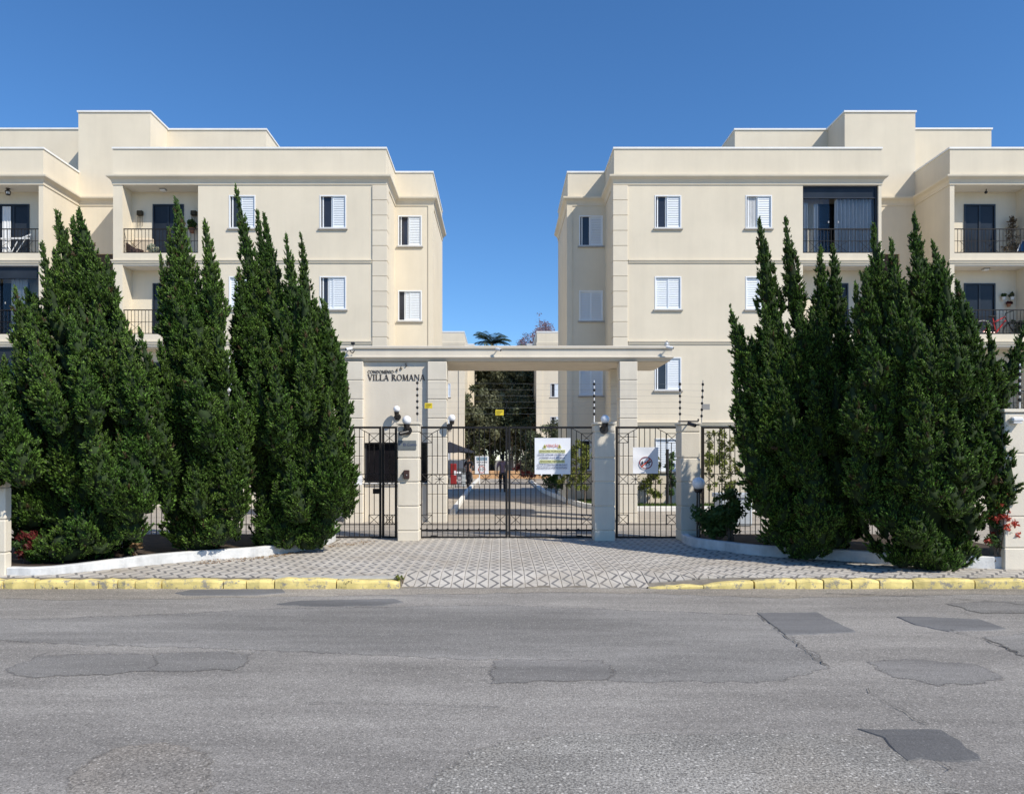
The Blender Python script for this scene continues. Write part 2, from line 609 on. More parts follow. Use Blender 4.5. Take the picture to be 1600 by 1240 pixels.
def font(name, txt, mat, parent, loc, size, extrude=0.0, align='CENTER', rotx=90, sx=1.0, rotz=0, fit=None):
    c = bpy.data.curves.new(name, 'FONT')
    c.body = txt
    c.size = size
    c.extrude = extrude
    c.align_x = align
    c.align_y = 'CENTER'
    c.materials.append(mat)
    tmp = bpy.data.objects.new('lettering_source', c)
    me = bpy.data.meshes.new_from_object(tmp)
    bpy.data.objects.remove(tmp)
    xs = np.empty(len(me.vertices) * 3, dtype=np.float32)
    me.vertices.foreach_get('co', xs)
    wdt = float(xs[0::3].max() - xs[0::3].min()) if len(xs) else 1.0
    o = bpy.data.objects.new(name, me)
    COL.objects.link(o)
    o.parent = parent
    o.location = Vector(loc) - ORIG[parent.name]
    o.rotation_euler = (R(rotx), 0, R(rotz))
    o.scale = ((fit / wdt) if fit else sx, 1, 1)
    return o


def leaf_cloud(centers, radii, n_each, size, squash=1.0, up=0.0):
    """leaf-sized two-triangle faces filling clumps; returns V, T, tint"""
    C = np.repeat(np.asarray(centers, float), n_each, axis=0)
    Rr = np.repeat(np.asarray(radii, float), n_each)
    N = len(C)
    d = rng.normal(size=(N, 3)); d /= np.linalg.norm(d, axis=1)[:, None]
    rad = rng.random(N) ** 0.45
    P = C + d * (rad * Rr)[:, None] * np.array([1, 1, squash])
    a = rng.normal(size=(N, 3)) + d * 0.5; a[:, 2] += up; a /= np.linalg.norm(a, axis=1)[:, None]
    b = np.cross(a, rng.normal(size=(N, 3))); b /= np.linalg.norm(b, axis=1)[:, None]
    s = size * (0.6 + 0.8 * rng.random(N))[:, None]
    V = np.stack([P - a * s, P + b * s * 0.45, P + a * s, P - b * s * 0.45], axis=1).reshape(-1, 3)
    i = np.arange(N)[:, None] * 4
    T = np.stack([i + [0, 1, 2], i + [0, 2, 3]], axis=1).reshape(-1, 3)
    cl = np.repeat(rng.random(len(centers)), n_each)
    tint = np.repeat(np.clip(0.55 * cl + 0.45 * rng.random(N), 0, 1), 2)
    return V, T, tint
# ================================================================== SETTING
ROAD = -0.12
YK = 9.95          # kerb face
g = MB().quad((-400, -60, -0.17), (400, -60, -0.17), (400, 600, -0.17), (-400, 600, -0.17))
g.build('ground', GROUNDM, kind='structure')
road = MB().quad((-90, -12, ROAD), (90, -12, ROAD), (90, YK + 0.1, ROAD), (-90, YK + 0.1, ROAD)).build('road', ASPH, kind='structure')


def jag(poly, step=0.12, amp=0.02, seed=1):
    rr = random.Random(seed)
    out = []
    for i in range(len(poly)):
        a, b = Vector(poly[i]), Vector(poly[(i + 1) % len(poly)])
        n = max(1, int((b - a).length / step))
        for k in range(n):
            p = a.lerp(b, k / n)
            out.append((p.x + rr.uniform(-amp, amp), p.y + rr.uniform(-amp, amp)))
    return out


def road_poly(pts):
    return [(PX(px, GY(py, ROAD)), GY(py, ROAD)) for px, py in pts]


PATCHES = [
    ('road_patch', ASPH_D, [(1345, 1140), (1380, 1152), (1400, 1175), (1420, 1188), (1438, 1184), (1500, 1190), (1535, 1188), (1510, 1168), (1472, 1140)], 1),
    ('road_patch', ASPH_D, [(1182, 958), (1275, 957), (1335, 986), (1330, 988), (1228, 992)], 2),
    ('road_patch', ASPH_D, [(1403, 964), (1440, 964), (1530, 968), (1570, 982), (1540, 985), (1480, 986), (1430, 976)], 3),
    ('road_patch', ASPH_M, [(1365, 1034), (1440, 1032), (1520, 1040), (1555, 1056), (1520, 1064), (1460, 1067), (1400, 1056)], 4),
    ('road_patch', ASPH_M, [(778, 1034), (900, 1032), (936, 1034), (952, 1058), (900, 1062), (780, 1063)], 5),
    ('road_patch', ASPH_D, [(432, 944), (470, 939), (560, 937), (618, 936), (628, 941), (600, 946), (500, 947)], 6),
    ('road_patch', ASPH_S, [(232, 1026), (262, 1021), (345, 1020), (380, 1025), (365, 1044), (230, 1046)], 7),
    ('road_patch', ASPH_S, [(20, 1047), (60, 1027), (130, 1024), (232, 1025), (229, 1047), (150, 1052), (60, 1056)], 8),
    ('road_patch', ASPH_S, [(0, 967), (50, 968), (230, 962), (420, 952), (780, 946), (1180, 962), (1232, 994), (1290, 1042), (1200, 1062), (960, 1062), (946, 1030), (770, 1028), (520, 1018), (390, 1012), (120, 1004), (0, 998)], 9),
    ('road_patch', ASPH_L, [(660, 1240), (770, 1168), (880, 1150), (1090, 1152), (1300, 1150), (1352, 1156), (1420, 1195), (1500, 1240)], 11),
    ('road_patch', ASPH_B, [(118, 1240), (150, 1190), (190, 1172), (250, 1166), (310, 1180), (318, 1205), (300, 1240)], 12),
    ('road_patch', ASPH_D, [(275, 927), (300, 922), (440, 921), (446, 926), (400, 930), (290, 930)], 13),
    ('road_patch', ASPH_S, [(1490, 944), (1600, 940), (1640, 950), (1620, 957), (1530, 956)], 14),
    ('road_patch', ASPH_S, [(1545, 995), (1620, 992), (1660, 1012), (1640, 1030), (1600, 1022)], 15),
]
for nm, mt, pts, sd in PATCHES:
    crisp = mt is ASPH_D
    poly = jag(road_poly(pts), 0.09, 0.014 if crisp else .03, sd)
    if sum(poly[i - 1][0] * poly[i][1] - poly[i][0] * poly[i - 1][1] for i in range(len(poly))) < 0:
        poly = poly[::-1]
    z = ROAD + (0.0009 if sd == 9 else 0.0014 + .0003 * sd if not crisp else 0.0075 + .0003 * sd)
    n_ = len(poly)
    b = MB()
    b.add([(x, y, z) for x, y in poly], [tuple(range(n_))])
    w_ = .012 if crisp else .15
    outer = []
    for i in range(n_):
        p0, p1 = Vector(poly[i - 3]), Vector(poly[(i + 3) % n_])
        d_ = (p1 - p0).normalized()
        outer.append((poly[i][0] + d_.y * w_, poly[i][1] - d_.x * w_, ROAD - .001 if crisp else z))
    b.add([(x, y, z) for x, y in poly] + outer, [(i, n_ + i, n_ + (i + 1) % n_, (i + 1) % n_) for i in range(n_)])
    o = b.build(nm, mt, road)
    at = o.data.attributes.new('edge', 'FLOAT', 'POINT')
    at.data.foreach_set('value', [1.0] * n_ + [.8] * n_ + [-.1] * n_)
# dusty strip in the gutter
gp = jag([(-9, YK + 0.05), (-9, 9.35), (-5, 9.2), (-2.2, 9.42), (0.6, 9.72), (2.0, 9.6), (3.4, 9.3), (6, 9.55), (9, 9.4), (9, YK + 0.05)], 0.2, 0.05, 5)
MB().add([(x, y, ROAD + 0.0025) for x, y in gp], [tuple(range(len(gp)))]).build('gutter_dust', GUTTER, road)


def crack(pts, w, seed):
    rr = random.Random(seed)
    P = []
    for i in range(len(pts) - 1):
        a, b = Vector(pts[i]), Vector(pts[i + 1])
        n = max(2, int((b - a).length / 0.06))
        for k in range(n):
            P.append(a.lerp(b, k / n) + Vector((rr.uniform(-.022, .022), rr.uniform(-.03, .03))))
    L, Rr = [], []
    for i, p in enumerate(P):
        d = (P[min(i + 1, len(P) - 1)] - P[max(i - 1, 0)]).normalized()
        n = Vector((-d.y, d.x))
        ww = w * .62 * rr.uniform(0.05, 1.0)
        L.append((*(p + n * ww), ROAD + 0.012)); Rr.append((*(p - n * ww), ROAD + 0.012))
    b = MB()
    n = len(P)
    b.add(L + Rr, [(i, i + 1, n + i + 1, n + i) for i in range(n - 1)])
    b.build('road_crack', CRACK, road)


crack(road_poly([(1185, 962), (1228, 994), (1275, 1030), (1300, 1045)]), .012, 1)
crack(road_poly([(1355, 1078), (1385, 1100), (1440, 1128), (1470, 1142)]), .008, 2)
crack(road_poly([(1466, 1188), (1480, 1200), (1500, 1216)]), .007, 3)
crack(road_poly([(1500, 1190), (1560, 1205), (1600, 1213)]), .006, 4)
crack(road_poly([(1290, 928), (1380, 930), (1470, 934), (1560, 940), (1620, 948)]), .02, 5)
crack(road_poly([(1485, 985), (1540, 1000), (1600, 1024)]), .013, 6)
crack(road_poly([(480, 1098), (620, 1100), (700, 1103), (800, 1107)]), .006, 7)
crack(road_poly([(60, 1025), (110, 1014), (200, 1006), (330, 1000)]), .008, 9)

# ---- kerb stones
kerb = MB().box(-60, 60, YK + 0.155, YK + 0.165, -0.3, -0.15).build('kerb', CEMENT, kind='structure')


def kerb_stone(x0, x1, z1, seed, tilt=0.0, zr=None, dy=0.0):
    rr = random.Random(seed)
    n = max(2, int((x1 - x0) / 0.12))
    zr = z1 if zr is None else zr
    b = MB()
    rings = []
    for i in range(n + 1):
        t = i / n
        x = x0 + (x1 - x0) * t
        e = 1.0 if 0 < i < n else 0.0
        zt = z1 + (zr - z1) * t + (rr.uniform(-.007, .007)) - (0 if e else 0.014)
        y0 = YK + dy + rr.uniform(-.010, .010) + (0 if e else 0.018)
        rings.append([(x, y0 + 0.006, ROAD - 0.03), (x, y0, ROAD + 0.03), (x, y0, zt - 0.03), (x, y0 + 0.008, zt - 0.012), (x, y0 + 0.028, zt), (x, YK + 0.145, zt), (x, YK + 0.145, ROAD - 0.03)])
    k = 7
    b.add([p for r in rings for p in r], [(i * k + a, i * k + (a + 1) % k, (i + 1) * k + (a + 1) % k, (i + 1) * k + a) for i in range(n) for a in range(k)] + [tuple(range(k - 1, -1, -1)), tuple(n * k + a for a in range(k))])
    b.build('kerb_stone', KERBY, kerb)


jl = [-140, -60, 3, 53, 115, 152, 182, 210, 251, 348, 384, 428, 525, 624]
for i in range(len(jl) - 1):
    a, c = PX(jl[i], YK) + 0.008, PX(jl[i + 1], YK) - 0.008
    kerb_stone(a, c, 0.0 + (0.012 if i == 11 else 0), i, zr=(-0.02 if i == 12 else None))
jr = [1180, 1245, 1288, 1332, 1376, 1428, 1525, 1610, 1690, 1760]
kerb_stone(PX(1012, YK) + .01, PX(1100, YK), -0.108, 40, zr=-0.062)
kerb_stone(PX(1100, YK) + .006, PX(1178, YK), -0.062, 41, zr=-0.014)
for i in range(len(jr) - 1):
    a, c = PX(jr[i], YK) + 0.008, PX(jr[i + 1], YK) - 0.008
    kerb_stone(a, c, 0.004 if i else -0.012, 60 + i, zr=0.004)

# ---- sidewalk with patterned cement tiles
LW = [(-7.6, 10.34), (-6.75, 10.37), (-6.31, 10.37), (-5.86, 10.66), (-4.93, 11.64), (-3.95, 12.32), (-3.40, 13.15), (-3.22, 14.0), (-3.20, 14.75), (-3.24, 15.2)]
RW = [(3.56, 15.1), (3.50, 14.7), (3.44, 14.2), (3.50, 13.65), (3.78, 13.15), (4.27, 12.4), (5.35, 11.79), (5.92, 11.36), (6.5, 11.08), (7.25, 10.97)]
RX0, RX1 = PX(625, 10.1), PX(1012, 10.1)
RY0, RY1 = YK + 0.12, 10.72


def in_poly(x, y, poly):
    c = False
    n = len(poly)
    for i in range(n):
        (x0, y0), (x1, y1) = poly[i], poly[(i + 1) % n]
        if (y0 > y) != (y1 > y) and x < (x1 - x0) * (y - y0) / (y1 - y0) + x0:
            c = not c
    return c


WALK = [(-8.5, YK + .15), (-8.5, 10.34)] + LW + [(3.56, 15.2)] + RW + [(9.0, 10.9), (9.0, YK + .15)]
b = MB()
top = [p for p in WALK]
FX = PX(1180, 10.1)
notch = [(FX, YK + .15), (RX1, RY1), (RX0, RY1), (RX0, YK + .15)]
b.prism([(x, y) for x, y in WALK + notch], -0.165, -0.012)
b.add([(RX0, RY0 - .1, ROAD - 0.016), (RX1, RY0 - .1, ROAD - 0.016), (RX1, RY1, -0.013), (RX0, RY1, -0.013), (FX, YK + .15, -.014)], [(0, 1, 2, 3), (1, 4, 2)])
walk = b.build('sidewalk', GROUT, kind='structure')
ORIG['sidewalk'] = Vector(walk.location)
tm = MB()
h = TP / 2 - 0.0028
tm.add([(-h, -h, -.03), (h, -h, -.03), (h, h, -.03), (-h, h, -.03), (-h, -h, -.004), (h, -h, -.004), (h, h, -.004), (-h, h, -.004),
        (-h + .004, -h + .004, 0), (h - .004, -h + .004, 0), (h - .004, h - .004, 0), (-h + .004, h - .004, 0)],
       [(0, 1, 5, 4), (1, 2, 6, 5), (2, 3, 7, 6), (3, 0, 4, 7), (4, 5, 9, 8), (5, 6, 10, 9), (6, 7, 11, 10), (7, 4, 8, 11), (8, 9, 10, 11)])
tile_me = bpy.data.meshes.new('tile')
tile_me.from_pydata(tm.v, [], tm.f)
tile_me.materials.append(TILE)
slope = math.atan2(0.12, RY1 - RY0)
spots = []
nx0 = int(-8.4 / TP) - 1
for ix in range(nx0, int(9 / TP) + 1):
    x = (ix + .5) * TP
    for iy in range(int(10.0 / TP), int(15.3 / TP)):
        y = (iy + .5) * TP
        if RX0 - .01 < x < RX1 + .01 and y < RY1:
            continue
        if y < YK + .155 + TP / 2:
            continue
        if RX1 <= x < FX and y < RY1:
            f_ = (x - RX1) / (FX - RX1); v_ = (y - (RY0 - .1)) / (RY1 - RY0 + .1)
            if v_ + f_ < 1.0:
                k_ = 1 - v_ - f_
                spots.append((x, y, -(0.12) * k_, math.atan(.12 / (RY1 - RY0 + .1)), -math.atan(.12 / (FX - RX1))))
                continue
        if in_poly(x, y, WALK):
            spots.append((x, y, 0.0, 0.0))
    if RX0 < x < RX1:
        L = math.hypot(0.12, RY1 - RY0)
        nrow = int(L / TP)
        for k in range(nrow + 1):
            d = (k + .5) * TP
            y = RY1 - d * math.cos(slope); z = -d * math.sin(slope)
            if y > RY0 - .12:
                spots.append((x, y, z, slope))
spots.sort(key=lambda s: s[1] + 0.10 * abs(s[0] - .3))
rr = random.Random(3)
for (x, y, z, sl, *sx_) in spots[:300]:
    inst('tile', tile_me, walk, (x, y, z + rr.uniform(-.0015, .0015)), rot=(sl + rr.uniform(-.006, .006), (sx_[0] if sx_ else 0) + rr.uniform(-.006, .006), rr.uniform(-.006, .006)))
tb = MB()
for (x, y, z, sl, *sx_) in spots[300:]:
    dz = rr.uniform(-.0015, .0015); tx, ty = rr.uniform(-.006, .006), rr.uniform(-.006, .006)
    tb.add([(x + vx, y + vy, z + vz + dz + tx * vx + ty * vy + math.tan(sl) * vy + (math.tan(-sx_[0]) * vx if sx_ else 0)) for vx, vy, vz in tm.v], tm.f)
tb.build('tile_field', TILE, walk, kind='stuff')
# cement strip between the yellow kerb and the tiles left of the ramp, with a raised slab
MB().cbox(PX(428, 10.1), RX0 - .01, YK + .15, 10.3, -.05, 0.006, .006).build('cement_strip', CEMENT, walk)

# ---- property ground behind the gate
drive = MB().quad((-30, 15.2, -0.004), (30, 15.2, -0.004), (30, 95, -0.004), (-30, 95, -0.004)).build('driveway', DRIVE, kind='structure')
MB().box(-8.4, 12, 15.0, 15.32, -.16, -0.006).build('gate_sill', CEMENT, kind='structure')


def kerb_line(pts, w, hgt, name='white_kerb', mat=WKERB, label=None):
    b = MB()
    b.sweep(pts, [(-w / 2, -.05), (w / 2, -.05), (w / 2, hgt - .015), (w / 2 - .015, hgt), (-w / 2 + .015, hgt), (-w / 2, hgt - .015)])
    return b.build(name, mat, kind='structure')


kerb_line([(9.5, 22.9), (5.4, 22.9), (4.0, 22.9), (3.2, 23.3), (2.75, 24.4), (2.5, 26.4), (2.25, 30.6), (2.0, 35), (2.0, 52)], .16, .14)
kerb_line([(-1.36, 21.6), (-1.42, 27), (-1.57, 39.5), (-1.6, 56)], .15, .14)
MB().prism([(3.3, 23.38), (9.4, 22.99), (9.4, 25.0), (3.9, 25.0), (3.8, 27.1), (2.62, 27.1), (2.6, 26.4), (2.85, 24.4)], -.05, .07).build('garden_bed', SOIL, kind='structure')
MB().box(-14, 14, 58.4, 62, -.02, .55).build('earth_bank', ORSOIL, kind='structure')


def grass(name, region, n, hgt, mat, kind='stuff', z0=.07):
    (x0, x1, y0, y1) = region
    N = n
    P = np.stack([rng.uniform(x0, x1, N), rng.uniform(y0, y1, N), np.full(N, z0)], 1)
    a = rng.uniform(0, 2 * np.pi, N)
    d = np.stack([np.cos(a), np.sin(a), np.zeros(N)], 1)
    hh = hgt * rng.uniform(.5, 1.2, N)
    tip = P + np.stack([rng.normal(0, .3, N), rng.normal(0, .3, N), np.ones(N)], 1) * hh[:, None]
    V = np.stack([P - d * .012, P + d * .012, tip], 1).reshape(-1, 3)
    T = np.arange(3 * N).reshape(-1, 3)
    return tri_mesh(name, V, T, mat, tint=rng.random(N), kind=kind)


grass('lawn_grass', (3.6, 9.3, 23.05, 24.6), 9000, .10, GRASS)
grass('lawn_grass', (2.75, 3.75, 24.7, 27.0), 3000, .10, GRASS)

# ================================================================== BUILDINGS
FL = [0.05, 2.72, 5.38, 8.05]
Z_COR0, Z_COR1, Z_TOP = 10.60, 10.875, 11.78
CORNICE = [(0.0, 10.58), (0.025, 10.58), (0.03, 10.66), (0.07, 10.74), (0.15, 10.80), (0.165, 10.82), (0.17, 10.875), (0.0, 10.885)]
STRING = [(0.0, -.02), (0.03, -.02), (0.035, .03), (0.06, .05), (0.06, .085), (0.0, .095)]


def holes_wall(mb, P0, P1, z0, z1, holes, depth=0.12):
    """vertical wall from plan point P0 to P1 with openings (s0, s1, za, zb) measured along it; the reveals go inward (left of walking)"""
    P0, P1 = Vector(P0), Vector(P1)
    L = (P1 - P0).length
    d = (P1 - P0) / L
    n_in = Vector((-d.y, d.x))
    ss = sorted({0.0, L} | {h[0] for h in holes} | {h[1] for h in holes})
    zz = sorted({z0, z1} | {h[2] for h in holes} | {h[3] for h in holes})

    def pt(s, z, dep=0.0):
        q = P0 + d * s + n_in * dep
        return (q.x, q.y, z)
    for i in range(len(ss) - 1):
        for k in range(len(zz) - 1):
            sm, zm = (ss[i] + ss[i + 1]) / 2, (zz[k] + zz[k + 1]) / 2
            if any(h[0] < sm < h[1] and h[2] < zm < h[3] for h in holes):
                continue
            mb.quad(pt(ss[i], zz[k]), pt(ss[i + 1], zz[k]), pt(ss[i + 1], zz[k + 1]), pt(ss[i], zz[k + 1]))
    for (a, c, za, zb, *dd) in holes:
        dp = dd[0] if dd else depth
        mb.quad(pt(a, za), pt(a, za, dp), pt(a, zb, dp), pt(a, zb))
        mb.quad(pt(c, za), pt(c, zb), pt(c, zb, dp), pt(c, za, dp))
        mb.quad(pt(a, za), pt(c, za), pt(c, za, dp), pt(a, za, dp))
        mb.quad(pt(a, zb), pt(a, zb, dp), pt(c, zb, dp), pt(c, zb))


def window(bld, xa, xb, Y, za, zb, openw, glass=PANE2, curtain=False, m=1, sill=True):
    """sliding window with a louvred leaf; openw = width share of the glass that shows at the picture's left"""
    x0, x1 = min(xa, xb), max(xa, xb)
    f = MB()
    t = .035
    f.box(x0, x0 + t, Y - .012, Y + .10, za, zb)
    f.box(x1 - t, x1, Y - .012, Y + .10, za, zb)
    f.box(x0 + t, x1 - t, Y - .012, Y + .10, zb - t, zb)
    f.box(x0 + t, x1 - t, Y - .012, Y + .10, za, za + t)
    w = f.build('window', WHITE, bld)
    W = x1 - x0 - 2 * t
    xm = x0 + t + W * openw
    if openw > 0.02:
        MB().box(x0 + t, x0 + t + W * .5, Y + .075, Y + .085, za + t, zb - t).build('pane', glass, w)
        r = MB()
        if openw > .3:
            r.box(x0 + t + .05, x0 + t + .085, Y + .055, Y + .072, za + t, zb - t)
        r.box(xm - .05, xm, Y + .055, Y + .072, za + t, zb - t)
        r.build('sash', WHITE, w)
    # louvred leaves
    leaves = [(xm, x1 - t)] if openw > .02 else [(x0 + t, x0 + t + W * .5), (x0 + t + W * .5, x1 - t)]
    if .02 < openw < .42:
        leaves = [(xm, x0 + t + W * .5), (x0 + t + W * .5, x1 - t)]
    for q, (a, c) in enumerate(leaves):
        s = MB()
        yy = Y + (.022 if q == len(leaves) - 1 else .035)
        s.box(a, a + .03, yy, yy + .02, za + t, zb - t); s.box(c - .03, c, yy, yy + .02, za + t, zb - t)
        s.box(a + .03, c - .03, yy, yy + .02, zb - t - .04, zb - t); s.box(a + .03, c - .03, yy, yy + .02, za + t, za + t + .04)
        n = 16
        hgt = zb - za - 2 * t - .08
        for i in range(n):
            z = za + t + .04 + hgt * i / n
            s.add([(a + .03, yy + .002, z), (c - .03, yy + .002, z), (c - .03, yy + .017, z + hgt / n * .95), (a + .03, yy + .017, z + hgt / n * .95),
                   (a + .03, yy + .006, z - .001), (c - .03, yy + .006, z - .001), (c - .03, yy + .021, z + hgt / n * .95), (a + .03, yy + .021, z + hgt / n * .95)],
                  [(0, 1, 2, 3), (7, 6, 5, 4), (0, 4, 5, 1)])
        s.build('shutter', SHUT, w)
    if curtain:
        c = MB()
        for i in range(5):
            xx = x0 + t + W * openw * (.25 + .12 * i)
            c.box(xx, xx + .03, Y + .066, Y + .073, za + .05, zb - .05)
        c.build('window_curtain', CURT, w)
    if sill:
        MB().cbox(x0 - .05, x1 + .05, Y - .06, Y + .05, za - .055, za - .002, .006).build('sill', SILL, w)
    return w


def railing(bld, x0, x1, Y, za, zb):
    x0, x1 = min(x0, x1), max(x0, x1)
    r = MB()
    r.box(x0, x1, Y - .015, Y + .015, zb - .03, zb)
    r.box(x0, x1, Y - .012, Y + .012, za, za + .022)
    r.box(x0, x1, Y - .009, Y + .009, za + .48 * (zb - za), za + .48 * (zb - za) + .014)
    n = int((x1 - x0) / .115)
    for i in range(n + 1):
        x = x0 + .02 + (x1 - x0 - .04) * i / n
        r.box(x - .007, x + .007, Y - .006, Y + .006, za + .022, zb - .03)
    for (a, c) in ((.08, .24), (.40, .60), (.76, .92)):
        xa, xc = x0 + (x1 - x0) * a, x0 + (x1 - x0) * c
        xm, zm = (xa + xc) / 2, za + .25 * (zb - za)
        for p, q in (((xa, za + .02), (xm, zm)), ((xc, za + .02), (xm, zm)), ((xa, za + .48 * (zb - za)), (xm, zm)), ((xc, za + .48 * (zb - za)), (xm, zm))):
            r.rod((p[0], Y - .012, p[1]), (q[0], Y - .012, q[1]), .006, 4)
    return r.build('balcony_railing', IRON2, bld)


def balcony_door(bld, x0, x1, Y, za, zb, curtain=None):
    x0, x1 = min(x0, x1), max(x0, x1)
    f = MB()
    t = .05
    f.box(x0, x0 + t, Y - .03, Y + .06, za, zb); f.box(x1 - t, x1, Y - .03, Y + .06, za, zb)
    f.box(x0 + t, x1 - t, Y - .03, Y + .06, zb - t, zb)
    xm = (x0 + x1) / 2
    f.box(xm - .03, xm + .03, Y - .015, Y + .05, za, zb - t)
    d = f.build('balcony_door', DARKF, bld)
    for a, c in ((x0 + t, xm - .03), (xm + .03, x1 - t)):
        MB().box(a, c, Y + .012, Y + .022, za, zb - t).build('pane', PANE, d)
    return d


def glazed_balcony(bld, x0, x1, Y, za, zb, gap):
    """enclosed balcony: dark frame, transom, clear tinted panes"""
    x0, x1 = min(x0, x1), max(x0, x1)
    f = MB()
    t = .04
    zt = zb - .38
    f.box(x0, x0 + t, Y - .02, Y + .05, za, zb); f.box(x1 - t * 1.6, x1, Y - .02, Y + .05, za, zb)
    f.box(x0 + t, x1 - t * 1.6, Y - .02, Y + .05, zb - t * 1.2, zb); f.box(x0 + t, x1 - t * 1.6, Y - .02, Y + .05, za, za + t)
    f.box(x0 + t, x1 - t * 1.6, Y - .02, Y + .05, zt - .02, zt + .02)
    o = f.build('balcony_glazing', DARKF, bld)
    MB().box(x0 + t, x1 - t * 1.6, Y + .01, Y + .018, zt + .02, zb - t * 1.2).build('transom_pane', PANE, o)
    W = x1 - x0
    segs = [(x0 + t, x0 + W * .24), (x0 + W * .24, x0 + W * gap[0]), (x0 + W * gap[1], x0 + W * .72), (x0 + W * .72, x1 - t * 1.6)]
    for i, (a, c) in enumerate(segs):
        MB().box(a, c, Y + .006 + .012 * (i % 2), Y + .014 + .012 * (i % 2), za + t, zt - .02).build('pane', TGLASS, o)
    for xx in (x0 + W * (gap[0] - .015), x0 + W * (gap[1] + .03)):
        MB().cbox(xx - .02, xx + .02, Y - .012, Y + .004, za + 1.0, za + 1.07, .006).build('door_handle', GREYM, o)
    return o


def tglass():
    m = bpy.data.materials.new('tinted_balcony_glass')
    m.use_nodes = True
    t = m.node_tree
    t.nodes.remove(t.nodes['Principled BSDF'])
    tr = nd(t, 'ShaderNodeBsdfTransparent'); tr.inputs[0].default_value = (.86, .88, .90, 1)
    gl = nd(t, 'ShaderNodeBsdfGlossy', Roughness=.04); gl.inputs[0].default_value = (.55, .57, .60, 1)
    mx = nd(t, 'ShaderNodeMixShader')
    fr = nd(t, 'ShaderNodeFresnel', IOR=1.5)
    t.links.new(mth(t, 'MULTIPLY', fr.outputs[0], .8), mx.inputs[0])
    t.links.new(tr.outputs[0], mx.inputs[1]); t.links.new(gl.outputs[0], mx.inputs[2])
    t.links.new(mx.outputs[0], t.nodes['Material Output'].inputs['Surface'])
    return m


TGLASS = tglass()


def curtain(x0, x1, Y, za, zb, label, waves=9, amp=.03, flare=0.0):
    c = MB()
    n = waves * 8
    vs = []
    for k, z in enumerate((za, zb)):
        for i in range(n + 1):
            t = i / n
            x = x0 + (x1 - x0) * t + (flare * (t - .5) if k == 0 else 0)
            vs.append((x, Y + amp * math.sin(2 * math.pi * waves * t + .6 * math.sin(9 * t)) * (1.0 if k == 0 else .7), z))
    fs = [(i, i + 1, n + 2 + i, n + 1 + i) for i in range(n)]
    b = len(vs)
    vs += [(x, y + .004, z) for x, y, z in vs]
    fs += [tuple(b + q for q in reversed(f)) for f in fs]
    c.add(vs, fs)
    return c.build('curtain', CURT, smooth=True, label=label, cat='curtain')


